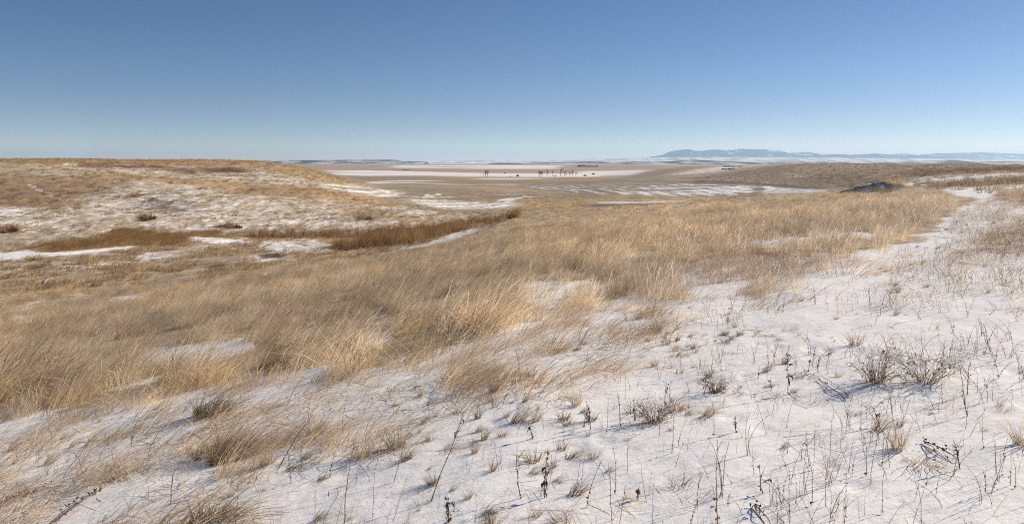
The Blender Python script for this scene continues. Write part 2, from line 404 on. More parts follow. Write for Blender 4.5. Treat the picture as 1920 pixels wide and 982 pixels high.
paint([(215, 318), (310, 317), (380, 328), (600, 332), (620, 345), (480, 348), (330, 332), (220, 326)], .42, TAN, 14, 3)
paint([(180, 326), (330, 332), (480, 343), (400, 346), (260, 336), (160, 334)], .10, STRAW, 14, 2)
paint([(500, 304), (560, 306), (640, 334), (700, 343), (640, 344), (560, 330), (500, 312)], .04, GOLD, 8, 2)
paint([(W_, 332), (60, 332), (200, 334), (215, 352), (150, 372), (130, 392), (0, 392), (W_, 392)], .14, (.27, .18, .10), 20, 4)
paint(strip([(45, 344), (110, 374), (150, 404)], 5), .62, None, 6, 1)
paint([(W_, 388), (40, 388), (140, 398), (150, 406), (0, 404), (W_, 404)], .58, None, 14, 3)
paint([(W_, 408), (60, 412), (120, 424), (60, 432), (W_, 432)], .56, None, 20, 4)
paint([(130, 378), (330, 350), (480, 356), (560, 380), (560, 420), (420, 428), (300, 424), (170, 402)], .46, TAN, 24, 5)
paint([(235, 372), (330, 366), (410, 392), (380, 402), (280, 396)], .45, (.28, .22, .16), 20, 4, tuss=1.8)
paint([(390, 345), (470, 342), (560, 350), (680, 366), (770, 388), (700, 386), (560, 368), (460, 362)], .14, STRAW, 14, 3)
paint([(470, 352), (520, 350), (530, 360), (480, 362)], .05, BROWN, 10, 2)
paint([(560, 372), (700, 388), (700, 412), (560, 420)], .42, TAN, 20, 5)
paint([(650, 392), (740, 392), (790, 408), (740, 418), (660, 412)], .22, SHORT, 14, 3)
paint([(715, 386), (800, 394), (832, 402), (800, 408), (740, 398)], .62, None, 12, 2)
paint([(520, 412), (760, 416), (700, 424), (520, 424)], .58, None, 20, 2)
paint([(350, 424), (480, 420), (480, 432), (350, 432)], .55, None, 16, 2)
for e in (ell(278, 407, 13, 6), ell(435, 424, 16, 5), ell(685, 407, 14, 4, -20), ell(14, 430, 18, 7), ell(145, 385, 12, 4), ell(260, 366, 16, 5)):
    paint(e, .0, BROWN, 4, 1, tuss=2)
# creek flats
paint([(W_, 480), (50, 462), (200, 440), (330, 436), (480, 436), (760, 432), (880, 420), (960, 406), (930, 425), (820, 458), (720, 475), (600, 492), (420, 515), (200, 540), (0, 552), (W_, 590)], .36, (.35, .25, .14), 10, 3, tuss=2.8)
paint([(W_, 500), (0, 474), (45, 470), (90, 474), (190, 464), (290, 458), (200, 471), (60, 484), (0, 490), (W_, 515)], .82, None, 6, 1, tuss=0)
paint([(50, 466), (110, 454), (200, 446), (225, 430), (310, 436), (360, 448), (360, 460), (250, 460), (190, 465), (85, 473)], .03, GOLD, 6, 1, rush=1, tuss=0)
paint([(310, 440), (350, 436), (480, 434), (480, 440), (420, 443), (360, 448)], .1, GOLD, 6, 1, rush=.9, tuss=1)
paint([(490, 446), (600, 447), (680, 448), (650, 458), (600, 462), (560, 450), (500, 452)], .15, STRAW, 8, 1, tuss=1.6)
paint([(225, 434), (262, 433), (258, 441), (222, 441)], .6, DARK, 6, 1)  # shade at the foot of the creek bank, painted dark
paint([(352, 440), (400, 443), (480, 450), (500, 456), (420, 455), (360, 447)], .72, None, 6, 1, tuss=0, rush=0)
paint([(495, 452), (590, 447), (640, 460), (635, 472), (575, 478), (520, 470), (490, 462)], .62, None, 10, 2, tuss=.3)
paint([(470, 482), (540, 470), (560, 478), (500, 492)], .75, None, 8, 2)
paint([(495, 476), (540, 474), (545, 482), (500, 484)], .1, DARK, 6, 1, tuss=2)
paint([(240, 476), (330, 473), (350, 484), (270, 490)], .62, None, 14, 3)
paint([(100, 492), (200, 490), (220, 500), (120, 506)], .60, None, 14, 3)
paint([(690, 444), (740, 441), (745, 446), (700, 449)], .9, None, 5, 1)
paint([(745, 466), (800, 458), (855, 432), (905, 428), (890, 438), (830, 456), (770, 470)], .78, None, 6, 1, tuss=0)
REED = [(470, 440), (560, 441), (650, 441), (720, 436), (800, 430), (880, 420), (945, 412), (942, 418), (890, 425), (845, 441), (800, 453), (760, 463), (700, 469), (640, 470), (605, 465), (625, 461), (690, 456), (720, 449), (680, 446), (600, 446), (520, 446), (470, 445)]
paint(REED, .1, (.17, .095, .045), 5, 1, reed=1, tuss=0)
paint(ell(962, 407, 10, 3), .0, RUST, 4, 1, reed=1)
# the long tall-grass hillside on this side of the creek
TALL = [(W_, 880), (-100, 802), (0, 786), (110, 790), (210, 776), (330, 744), (440, 716), (520, 722), (640, 712), (780, 708), (900, 690), (960, 655), (1000, 620), (1080, 594), (1160, 588), (1260, 570), (1380, 566), (1480, 552), (1570, 530), (1640, 502), (1690, 478), (1740, 448), (1800, 416), (1830, 394), (1845, 374), (1790, 356), (1690, 352), (1600, 358), (1500, 366), (1400, 369), (1250, 380), (1100, 390), (1000, 398), (955, 408), (930, 426), (830, 458), (720, 475), (600, 494), (400, 520), (200, 542), (0, 555), (W_, 600)]
paint(TALL, .32, (.36, .27, .165), 10, 3, tuss=0)
paint(TALL, None, None, 80, 22, tall=1)
paint([(W_, 585), (0, 545), (300, 528), (560, 500), (720, 478), (830, 462), (820, 478), (640, 515), (400, 548), (200, 570), (0, 585), (W_, 630)], .22, (.34, .24, .135), 20, 5, tall=.75)
for e in (ell(380, 655, 105, 16, 12), ell(250, 562, 25, 4, 5), ell(45, 598, 30, 3)):
    paint(e, .95, None, 10, 4, tall=.03)
paint(ell(700, 634, 40, 9, 8), .8, None, 10, 4, tall=.35)
paint([(1365, 460), (1460, 447), (1640, 440), (1640, 448), (1500, 458), (1400, 466)], .9, None, 8, 2, tall=.15)
paint([(1160, 472), (1250, 468), (1250, 474), (1170, 478)], .6, None, 8, 2, tall=.5)
paint([(1240, 500), (1420, 480), (1620, 488), (1560, 520), (1400, 544), (1270, 546)], .4, DARK, 14, 6, tall=.45, weed=1)
paint([(1090, 545), (1200, 520), (1330, 530), (1260, 546), (1160, 560)], .45, None, 14, 6, weed=.5)
paint([(960, 540), (1100, 520), (1170, 530), (1080, 562), (1000, 577)], .6, None, 20, 8, tall=.6)
paint([(1850, 352), (1920, 346), (E_, 346), (E_, 400), (1920, 392), (1880, 384), (1862, 368)], .45, SHORT, 10, 3, tall=.6)
paint([(700, 700), (960, 570), (1920, 330), (1920, 430), (1500, 560), (960, 620)], None, None, 120, 60, frost=1.0)
paint([(0, 640), (500, 560), (900, 520), (1000, 540), (600, 640), (0, 760)], None, None, 120, 40, frost=.45)
# sparse fringe over snow
paint([(W_, 960), (0, 830), (120, 800), (330, 735), (440, 700), (640, 690), (800, 680), (930, 640), (1000, 600), (1060, 580), (1240, 560), (1240, 640), (1080, 720), (1000, 760), (900, 800), (740, 850), (600, 860), (480, 880), (420, 960), (250, 1040), (0, 1040), (W_, 1100)], .70, STRAW, 30, 14, fringe=1)
paint([(1060, 575), (1500, 535), (1640, 500), (1700, 470), (1700, 500), (1500, 570), (1250, 610), (1060, 640)], .93, STRAW, 20, 10, fringe=.35)
# open snow, the path, the ridge on the right
SNOW = [(E_, 370), (1900, 358), (1850, 378), (1835, 395), (1800, 415), (1745, 447), (1690, 478), (1640, 500), (1560, 545), (1480, 566), (1380, 582), (1240, 600), (1060, 640), (990, 700), (900, 750), (740, 790), (600, 820), (500, 870), (430, 980), (250, 1060), (-100, 1120), (-100, 1200), (E_, 1200)]
paint(SNOW, .93, STRAW, 30, 10)
SN = poly_mask(SNOW, 50, 14); tall *= 1 - SN
paint([(W_, 900), (0, 850), (200, 830), (330, 860), (330, 960), (200, 1200), (W_, 1200)], .9, STRAW, 40, 20)
paint([(1700, 335), (1800, 328), (1920, 322), (E_, 318), (E_, 332), (1900, 334), (1760, 346), (1690, 348)], .88, TAN, 10, 2, tall=0, tuss=.3)
paint([(1720, 348), (1800, 342), (1920, 334), (E_, 334), (E_, 345), (1900, 346), (1800, 352), (1740, 354)], .28, BROWN, 10, 2, tall=.0, tuss=1.5)
paint([(1760, 354), (1860, 350), (1920, 346), (E_, 346), (E_, 360), (1900, 360), (1840, 372), (1790, 366)], .85, TAN, 10, 2, tall=.12, tuss=.4)
paint([(1870, 366), (1930, 360), (E_, 362), (E_, 392), (1930, 386), (1880, 382)], .45, BROWN, 10, 3, weed=.6, tuss=1)
paint([(1740, 505), (1800, 462), (1860, 430), (1930, 400), (E_, 400), (E_, 490), (1920, 490), (1830, 505)], .58, BROWN, 30, 8, weed=1)
paint([(1640, 520), (1780, 480), (1930, 470), (E_, 480), (E_, 620), (1900, 610), (1700, 600)], None, None, 60, 20, weed=.22)
paint([(1870, 352), (E_, 352), (E_, 392), (1920, 388), (1885, 380)], .4, SHORT, 10, 3, tall=.6)
paint([(1760, 420), (1820, 385), (1880, 372), (1930, 384), (1930, 420), (1860, 430), (1790, 452)], .90, BROWN, 16, 6, weed=.26)
paint([(1858, 350), (E_, 346), (E_, 372), (1930, 372), (1890, 366)], .45, SHORT, 10, 4, tall=.5)
paint(ell(1632, 352, 46, 12), .42, (.22, .17, .115), 6, 2, tall=.0, tuss=.8)
paint(ell(1668, 340, 22, 6), .0, STRAW, 5, 2, tall=1)

_edge = (1 - smooth(.55, .99, tall)) * smooth(470, 540, _gyy + (_gxx - 960) * .06) * smooth(.02, .2, tall)
cov = cov * (1 - _edge) + np.maximum(cov, .82) * _edge

def look(L, px, py):
    fx = np.clip((px - GX0 - 1) / 2, 0, gw - 1.001); fy = np.clip(py - GY0 - .5, 0, gh - 1.001)
    i = fx.astype(int); j = fy.astype(int); a = fx - i; b = fy - j
    if L.ndim == 3: a = a[:, None]; b = b[:, None]
    return (L[j, i] * (1 - a) + L[j, i + 1] * a) * (1 - b) + (L[j + 1, i] * (1 - a) + L[j + 1, i + 1] * a) * b

def cover_coords(X, Y, Z, rough=1.0):
    px, py = project(X, Y, Z)
    q = 14.0 / np.clip(Y, 4, 3000)          # ragged edges
    far = smooth(400, 900, Y)
    k = (1 - far * .85) * rough
    px = px + k * (14 * fbm(X * q * .5, Y * q * .25, 3) + 34 * fbm(X * q * .12, Y * q * .06, 2))
    py = py + k * (3 + 26 * (1 - smooth(7, 32, Y))) * fbm(X * q * .45 + 31, Y * q * .3 + 7, 4)
    return px, py

# ------------------------------------------------------------------ materials
def mat(name):
    m = bpy.data.materials.new(name); m.use_nodes = True
    nt = m.node_tree; nt.nodes.clear()
    out = nt.nodes.new('ShaderNodeOutputMaterial')
    return m, nt, out

def N(nt, t, **kw):
    n = nt.nodes.new(t)
    for k, v in kw.items(): setattr(n, k, v)
    return n

def maths(nt, op, a, b=None, c=None, clamp=False):
    n = N(nt, 'ShaderNodeMath', operation=op, use_clamp=clamp)
    for i, v in enumerate((a, b, c)):
        if v is None: continue
        if isinstance(v, (int, float)): n.inputs[i].default_value = v
        else: nt.links.new(v, n.inputs[i])
    return n.outputs[0]

def noise(nt, vec, scale, detail=4, rough=.55):
    n = N(nt, 'ShaderNodeTexNoise'); n.inputs['Scale'].default_value = scale
    n.inputs['Detail'].default_value = detail; n.inputs['Roughness'].default_value = rough
    nt.links.new(vec, n.inputs['Vector']); return n.outputs['Fac']

def mixc(nt, f, a, b, mode='MIX'):
    n = N(nt, 'ShaderNodeMix', data_type='RGBA', blend_type=mode)
    for s, v in ((n.inputs[0], f), (n.inputs[6], a), (n.inputs[7], b)):
        if isinstance(v, (int, float)): s.default_value = v
        elif isinstance(v, tuple): s.default_value = (*v, 1)
        else: nt.links.new(v, s)
    return n.outputs[2]

def ground_material():
    m, nt, out = mat('snow_and_litter')
    L = nt.links
    geo = N(nt, 'ShaderNodeNewGeometry'); P = geo.outputs['Position']
    ac = N(nt, 'ShaderNodeAttribute', attribute_name='cov'); ab = N(nt, 'ShaderNodeAttribute', attribute_name='earth')
    n1 = noise(nt, P, .55, 9, .74); n2 = noise(nt, P, 7.0, 6, .6); n3 = noise(nt, P, .05, 3, .5)
    sv = N(nt, 'ShaderNodeVectorMath', operation='MULTIPLY'); L.new(P, sv.inputs[0]); sv.inputs[1].default_value = (1, .28, 1)
    n6 = noise(nt, sv.outputs[0], 1.9, 4, .7)
    nn = maths(nt, 'ADD', maths(nt, 'MULTIPLY', n6, .40), maths(nt, 'ADD', maths(nt, 'MULTIPLY', n1, .42), maths(nt, 'MULTIPLY', n2, .18)))
    v = maths(nt, 'ADD', ac.outputs['Fac'], maths(nt, 'MULTIPLY', maths(nt, 'SUBTRACT', nn, .5), 2.3))
    mr = N(nt, 'ShaderNodeMapRange', interpolation_type='SMOOTHSTEP')
    L.new(v, mr.inputs['Value']); th = N(nt, 'ShaderNodeAttribute', attribute_name='thin').outputs['Fac']
    L.new(maths(nt, 'SUBTRACT', .40, maths(nt, 'MULTIPLY', th, .16)), mr.inputs['From Min']); L.new(maths(nt, 'ADD', .62, maths(nt, 'MULTIPLY', th, .20)), mr.inputs['From Max'])
    sm = mr.outputs['Result']
    var = maths(nt, 'ADD', .55, maths(nt, 'ADD', maths(nt, 'MULTIPLY', n2, .5), maths(nt, 'MULTIPLY', n3, .45)))
    vc = N(nt, 'ShaderNodeCombineColor'); [L.new(var, vc.inputs[i]) for i in range(3)]
    earth = mixc(nt, 1.0, ab.outputs['Color'], vc.outputs[0], 'MULTIPLY')
    grain = noise(nt, P, 60.0, 3, .6)
    snow = mixc(nt, grain, (.74, .71, .675), (.85, .82, .785))
    col = mixc(nt, sm, earth, snow)
    bs = N(nt, 'ShaderNodeBsdfPrincipled')
    L.new(col, bs.inputs['Base Color']); bs.inputs['Roughness'].default_value = .75
    bs.inputs['Specular IOR Level'].default_value = .25
    b1 = N(nt, 'ShaderNodeBump'); b1.inputs['Strength'].default_value = .42; b1.inputs['Distance'].default_value = .035
    n5 = noise(nt, P, 19.0, 5, .65)
    sw = N(nt, 'ShaderNodeVectorMath', operation='MULTIPLY'); L.new(P, sw.inputs[0]); sw.inputs[1].default_value = (1.1, 4.6, 1)
    n7 = noise(nt, sw.outputs[0], 1.6, 4, .55)
    hh = maths(nt, 'ADD', maths(nt, 'MULTIPLY', n7, 1.1), maths(nt, 'ADD', maths(nt, 'ADD', maths(nt, 'MULTIPLY', n2, .6), maths(nt, 'MULTIPLY', n5, .24)), maths(nt, 'MULTIPLY', grain, .12)))
    L.new(hh, b1.inputs['Height']); L.new(b1.outputs[0], bs.inputs['Normal'])
    L.new(bs.outputs[0], out.inputs['Surface'])
    return m

def plant_material(name, attr=None, lo=(.2, .13, .07), hi=(.42, .29, .15), trans=.35, rnd=.35):
    """dry stems; with attr the colour comes from the instanced plant, paler (frosted) towards the tip"""
    m, nt, out = mat(name); L = nt.links
    h = N(nt, 'ShaderNodeAttribute', attribute_name='h').outputs['Fac']
    oi = N(nt, 'ShaderNodeObjectInfo').outputs['Random']
    if attr:
        ic = N(nt, 'ShaderNodeAttribute', attribute_name='icol', attribute_type='INSTANCER').outputs['Color']
        fr = N(nt, 'ShaderNodeAttribute', attribute_name='frost', attribute_type='INSTANCER').outputs['Fac']
        tip = maths(nt, 'MULTIPLY', maths(nt, 'POWER', h, 1.1), fr, clamp=True)
        c = mixc(nt, tip, ic, (.66, .60, .53))
    else:
        c = mixc(nt, h, lo, hi)
    k = maths(nt, 'ADD', 1 - rnd / 2, maths(nt, 'MULTIPLY', oi, rnd))
    kc = N(nt, 'ShaderNodeCombineColor'); [L.new(k, kc.inputs[i]) for i in range(3)]
    c = mixc(nt, 1.0, c, kc.outputs[0], 'MULTIPLY')
    d = N(nt, 'ShaderNodeBsdfDiffuse'); t = N(nt, 'ShaderNodeBsdfTranslucent')
    L.new(c, d.inputs['Color']); L.new(c, t.inputs['Color'])
    mx = N(nt, 'ShaderNodeMixShader'); mx.inputs[0].default_value = trans
    L.new(d.outputs[0], mx.inputs[1]); L.new(t.outputs[0], mx.inputs[2]); L.new(mx.outputs[0], out.inputs['Surface'])
    return m

def plain(name, c1, c2, scale=.01, rough=.9, det=5, lo=.42, hi=.62):
    m, nt, out = mat(name); L = nt.links
    geo = N(nt, 'ShaderNodeNewGeometry')
    n = noise(nt, geo.outputs['Position'], scale, det, .6)
    mr = N(nt, 'ShaderNodeMapRange', interpolation_type='SMOOTHSTEP'); L.new(n, mr.inputs['Value'])
    mr.inputs['From Min'].default_value = lo; mr.inputs['From Max'].default_value = hi
    bs = N(nt, 'ShaderNodeBsdfPrincipled'); bs.inputs['Roughness'].default_value = rough
    bs.inputs['Specular IOR Level'].default_value = .2
    L.new(mixc(nt, mr.outputs['Result'], c1, c2), bs.inputs['Base Color']); L.new(bs.outputs[0], out.inputs['Surface'])
    return m

M_ground = ground_material()
M_mass = plant_material('dry_grass_blades', True, trans=.45)
M_tuft = plant_material('tan_tuft_blades', None, (.22, .15, .085), (.42, .335, .215), .25, .3)
M_stem = plant_material('red_brown_stem', None, (.10, .05, .035), (.20, .12, .08), .0, .4)
M_tanstem = plant_material('tan_stem', None, (.22, .14, .085), (.36, .26, .17), .0, .4)
M_leaf = plant_material('dead_leaf', None, (.085, .05, .03), (.15, .09, .055), .15, .4)
M_bark = plain('bare_bark', (.22, .185, .165), (.36, .30, .27), 2.0)
M_conifer = plain('conifer_needles', (.018, .03, .022), (.04, .055, .04), .5)
M_brush = plain('leafless_brush', (.13, .10, .075), (.22, .17, .125), 2.0)

# ------------------------------------------------------------------ structure: the ground sheet
rows = np.exp(np.concatenate([np.arange(math.log(.42), math.log(58), .0098), np.arange(math.log(58), math.log(260), .0048), np.arange(math.log(260), math.log(1500), .0098), np.arange(math.log(1500), math.log(23000), .03)]))
pxs = np.concatenate([np.linspace(-1390, -230, 90), np.arange(-220, 2141, 2.2), np.linspace(2150, 3390, 90)])
U = (pxs - PX0) / F
XX = U[None] * rows[:, None]; YY = np.repeat(rows[:, None], len(U), 1)
ZZ = ground(XX.ravel(), YY.ravel())
nr, nc = len(rows), len(U)
ii = (np.arange(nr - 1)[:, None] * nc + np.arange(nc - 1)[None]).ravel()
quads = np.stack([ii, ii + 1, ii + nc + 1, ii + nc], 1)
gm = new_mesh('ground', np.stack([XX.ravel(), YY.ravel(), ZZ], 1), quads)
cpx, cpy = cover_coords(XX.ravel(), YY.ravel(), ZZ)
gc = look(cov, cpx, cpy); gs = look(stripe, cpx, cpy)
Xr, Yr = XX.ravel(), YY.ravel()
# snow lying in curved furrows
ph = Xr * .85 + .0022 * (Yr - 300) ** 2 * .5 + 9.0 * fbm(Xr * .02, Yr * .006, 3)
fur = np.sin(ph) * .6 + .55 * fbm(Xr * .3, Yr * .05, 2)
gc = gc + gs * .36 * fur - 1.1 * hummock(Xr, Yr)
add_float(gm, 'cov', gc)
add_float(gm, 'thin', smooth(25, 80, Yr))
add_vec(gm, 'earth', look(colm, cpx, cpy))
ground_o = link('ground', gm, M_ground, kind='structure')

# ------------------------------------------------------------------ far hills and mountains
def ridge(name, pts, Y, depth, base, m, rough, seed):
    """a range of hills: skyline given along its length, with spurs and gullies running down both flanks"""
    pts = np.array(pts, float)
    n = 1000; k = 26
    px = np.linspace(pts[0, 0], pts[-1, 0], n)
    top = np.interp(px, pts[:, 0], pts[:, 1])
    top = np.convolve(np.pad(top, 3, mode='edge'), np.ones(7) / 7, 'valid') + .35 * fbm(px * .09 + seed, px * 0 + seed, 4) * (Y > 20000)
    top = (PY0 - top) / F * Y
    X = (px - PX0) / F * Y
    t = np.linspace(-1, 1, k)
    Xg = np.repeat(X[:, None], k, 1); T = np.repeat(t[None], n, 0)
    amp = np.maximum(top - base, 0)[:, None]
    prof = (1 - np.abs(T)) ** 1.15
    s = 1.0 / (depth * .8)
    sp = fbm(Xg * s * 5 + seed, T * 1.2 + seed, 4)
    Z = base + amp * prof * (1 + .55 * sp * np.abs(T)) + rough * amp * fbm(Xg * s * 14 + seed, T * 3, 3) * (.25 + np.abs(T)) * (1 - np.abs(T)) - (1 - prof) * 4
    Yg = Y + T * depth + .25 * depth * sp * np.abs(T)
    i = (np.arange(n - 1)[:, None] * k + np.arange(k - 1)[None]).ravel()
    me = new_mesh(name, np.stack([Xg, Yg, Z], -1).reshape(-1, 3), np.stack([i, i + k, i + k + 1, i + 1], 1))
    return link(name, me, m, kind='structure')

M_hillblue = plain('wooded_hill', (.045, .06, .06), (.55, .54, .54), .0035, .9, 6)
M_hillsnow = plain('snowy_hill', (.72, .70, .69), (.42, .37, .33), .004, .9, 5)
M_mount = plain('mountain_forest', (.03, .045, .065), (.62, .64, .66), .0016, .9, 8, .56, .68)
ridge('distant_hills', [(380, 302), (470, 301.5), (520, 300.3), (600, 299.8), (690, 299.3), (735, 299), (760, 301.5), (800, 304)], 9000, 500, -20, M_hillblue, .12, 3.1)
ridge('snowy_hills', [(700, 305), (760, 302), (800, 300.5), (840, 300), (870, 301.2), (905, 300.6), (960, 300.5), (1010, 300), (1060, 298.6), (1120, 297), (1200, 295), (1300, 294.2), (1400, 294), (1500, 294.5), (1600, 295.5), (1750, 297), (1900, 297.5), (2200, 298)], 13000, 700, -20, M_hillsnow, .08, 7.7)
ridge('distant_hills', [(915, 307), (935, 304.8), (975, 304), (1005, 305), (1040, 304), (1080, 303.6), (1110, 301.6), (1150, 303), (1190, 302.6), (1230, 303.4), (1270, 301.2), (1300, 299.2), (1340, 301.2), (1380, 303.5), (1420, 303.8), (1600, 303), (1680, 304), (1740, 301), (1800, 299.5), (1830, 303), (1880, 302.5), (1960, 302), (2200, 302)], 7000, 450, -22, M_hillblue, .12, 1.3)
MT = [(1150, 304), (1225, 293), (1245, 289), (1258, 283), (1275, 280), (1290, 278.6), (1300, 280.5), (1315, 282.3), (1335, 279.6), (1350, 279.2), (1360, 281), (1375, 279.2), (1388, 278.2), (1430, 279), (1455, 281), (1478, 286), (1500, 285), (1515, 284), (1530, 288), (1560, 288.5), (1600, 289), (1640, 287.5), (1680, 290), (1720, 291), (1760, 293), (1850, 296), (2000, 299), (2200, 303)]
ridge('mountains', MT, 24000, 2600, -20, M_mount, .18, 5.5)
MT2 = [(1440, 300), (1500, 291), (1525, 286.5), (1545, 289), (1580, 290), (1620, 290.5), (1650, 288), (1670, 289.5), (1690, 287), (1720, 290), (1760, 287), (1800, 286), (1838, 285), (1870, 286.5), (1920, 288), (1980, 286), (2060, 290), (2200, 289)]
ridge('mountains', MT2, 30000, 2600, -20, M_mount, .18, 9.5)

# ------------------------------------------------------------------ haze
hz = 475.0
hb = new_mesh('haze', np.array([(x, y, z) for x in (-32000, 32000) for y in (-300, 36000) for z in (-60, hz)], float),
              [(0, 1, 3, 2), (4, 6, 7, 5), (0, 4, 5, 1), (2, 3, 7, 6), (0, 2, 6, 4), (1, 5, 7, 3)], None, False)
mh, nt, out = mat('pale_air')
pv = N(nt, 'ShaderNodeVolumePrincipled')
pv.inputs['Color'].default_value = (.50, .75, 1.0, 1)
pv.inputs['Density'].default_value = 3.5e-5
pv.inputs['Anisotropy'].default_value = .25
nt.links.new(pv.outputs[0], out.inputs['Volume'])
mh.cycles.volume_sampling = 'DISTANCE'
mh.cycles.homogeneous_volume = True
link('haze', hb, mh, kind='stuff')

# ------------------------------------------------------------------ grass and reeds: plants of each kind, planted by the thousand
def blades(g, n, H, spread, lean, bend, w, k=5, plume=0.0, splay=.25):
    """n curved blades rooted in a disc, leaning towards +X"""
    a = rng.uniform(0, 2 * np.pi, n); r = spread * np.sqrt(rng.random(n))
    x0, y0 = r * np.cos(a), r * np.sin(a)
    h = rng.uniform(*H, n)
    dx = lean * rng.uniform(.5, 1.4, n) + splay * np.cos(a) * rng.random(n) + rng.normal(0, .10, n)
    dy = splay * np.sin(a) * rng.random(n) + rng.normal(0, .12, n)
    t = np.linspace(0, 1, k)[None]
    c = bend * rng.uniform(.4, 1.5, n)
    X = x0[:, None] + h[:, None] * (dx[:, None] * t + (c * np.sign(dx + .15))[:, None] * t ** 2.3)
    Yb = y0[:, None] + h[:, None] * (dy[:, None] * t + (c * dy)[:, None] * t ** 2)
    Z = h[:, None] * (t - .35 * (np.abs(dx) + c)[:, None] * t ** 2) - .03
    P = np.stack([X, Yb, Z], -1)
    th = rng.uniform(0, np.pi, n); side = np.stack([np.cos(th), np.sin(th), 0 * th], 1)
    W = w * rng.uniform(.6, 1.3, n)[:, None] * (1 - .75 * t)
    if plume:
        W = W + plume * np.exp(-((t - .88) / .09) ** 2) * (rng.random(n) < .45)[:, None]
    g.ribbons(P, W, side)

LIB = {}
def library(kind, builders):
    c = bpy.data.collections.new(kind)
    for i, fn in enumerate(builders):
        g = Geo(); fn(g)
        o = bpy.data.objects.new('%s_%02d' % (kind, i), g.mesh(kind)); o.data.materials.append(M_mass)
        c.objects.link(o)
    LIB[kind] = c

R = lambda fn, n: [fn] * n
library('tall_leaning', R(lambda g: (blades(g, 36, (.12, .46), .19, .34, .42, .0030, 5), blades(g, 8, (.34, .62), .14, .42, .25, .0020, 6, .007), blades(g, 5, (.2, .4), .15, -.3, .6, .003, 5)), 5) + R(lambda g: (blades(g, 32, (.10, .40), .18, .06, .40, .0031, 5), blades(g, 8, (.32, .56), .13, .06, .16, .0021, 6, .009)), 5))
library('coarse_grass', R(lambda g: (blades(g, 34, (.18, .46), .30, .35, .35, .0052, 4), blades(g, 5, (.4, .66), .25, .35, .2, .004, 5, .008)), 4) + R(lambda g: (blades(g, 32, (.16, .42), .28, .08, .3, .0052, 4), blades(g, 6, (.38, .6), .25, .08, .15, .004, 5, .010)), 4))
library('short_grass', R(lambda g: blades(g, 20, (.12, .38), .14, .75, .55, .0026, 6), 5) + R(lambda g: blades(g, 12, (.08, .24), .09, .05, .5, .0019, 6), 4))
library('tussock', R(lambda g: blades(g, 30, (.20, .46), .30, .15, .4, .014, 3, 0, .6), 5))
library('reed', R(lambda g: blades(g, 16, (1.0, 1.75), .28, .05, .18, .013, 5, .014, .12), 5))
def weedy(g):
    blades(g, 24, (.12, .34), .14, .1, .35, .002, 5, .005, .6)
    n = 16; a = rng.uniform(0, 6.3, n); r = .14 * np.sqrt(rng.random(n))
    g.blobs(np.stack([r * np.cos(a), r * np.sin(a), rng.uniform(.03, .26, n)], 1), rng.uniform(.0025, .006, n), None, .3)
library('low_weed', R(weedy, 5))

def gn_instancer(kind):
    ng = bpy.data.node_groups.new('planting_' + kind, 'GeometryNodeTree')
    ng.interface.new_socket('Geometry', in_out='INPUT', socket_type='NodeSocketGeometry')
    ng.interface.new_socket('Geometry', in_out='OUTPUT', socket_type='NodeSocketGeometry')
    n, l = ng.nodes, ng.links
    gi = n.new('NodeGroupInput'); go = n.new('NodeGroupOutput')
    ip = n.new('GeometryNodeInstanceOnPoints'); ci = n.new('GeometryNodeCollectionInfo')
    ci.inputs['Collection'].default_value = LIB[kind]
    ci.inputs['Separate Children'].default_value = True; ci.inputs['Reset Children'].default_value = True
    def na(name, t):
        a = n.new('GeometryNodeInputNamedAttribute'); a.data_type = t; a.inputs['Name'].default_value = name
        return a.outputs['Attribute']
    e2r = n.new('FunctionNodeEulerToRotation')
    l.new(na('rot', 'FLOAT_VECTOR'), e2r.inputs[0])
    l.new(gi.outputs[0], ip.inputs['Points']); l.new(ci.outputs[0], ip.inputs['Instance'])
    ip.inputs['Pick Instance'].default_value = True
    l.new(na('pick', 'INT'), ip.inputs['Instance Index'])
    l.new(e2r.outputs[0], ip.inputs['Rotation']); l.new(na('size', 'FLOAT_VECTOR'), ip.inputs['Scale'])
    l.new(ip.outputs[0], go.inputs[0])
    return ng

def scatter(u0, u1, y0, y1, dens):
    """random points over the wedge between two depths, dens per square metre"""
    area = (u1 - u0) * (y1 * y1 - y0 * y0) / 2
    n = int(area * dens)
    Y = np.sqrt(rng.uniform(y0 * y0, y1 * y1, n)); u = rng.uniform(u0, u1, n)
    return u * Y, Y

def plant(name, kind, X, Y, pick, size, col, fr=0, yaw=None, sink=0.0):
    Z = ground(X, Y) - sink
    me = new_mesh(name, np.stack([X, Y, Z], 1))
    n = len(X)
    rot = np.zeros((n, 3)); rot[:, 2] = rng.normal(0, .65, n) if yaw is None else yaw
    rot[:, 0] = rng.normal(0, .06, n)
    add_vec(me, 'rot', rot)
    size = np.asarray(size, float)
    if size.ndim == 1: size = np.stack([size, size, size], 1)
    add_vec(me, 'size', size)
    add_int(me, 'pick', pick); add_vec(me, 'icol', col); add_float(me, 'frost', np.zeros(n) + fr)
    o = link(name, me, None, kind='stuff')
    md = o.modifiers.new('planting', 'NODES'); md.node_group = gn_instancer(kind)
    print(name, n)
    return o

def select(X, Y, layer, extra=1.0, gain=1.0, ragged=0.0):
    Z = ground(X, Y); px, py = cover_coords(X, Y, Z)
    d = look(layer, px, py)
    if ragged: d = d * smooth(.25, .75, d + ragged * fbm(X * .9 + 5, Y * .7, 3))
    d = d * gain * extra
    k = rng.random(len(X)) < d
    return X[k], Y[k], px[k], py[k]

def hue(n, cols, w):
    c = np.array(cols)[rng.choice(len(cols), n, p=np.array(w) / sum(w))]
    return np.minimum(c * 1.8, .82) * rng.uniform(.82, 1.18, (n, 1))

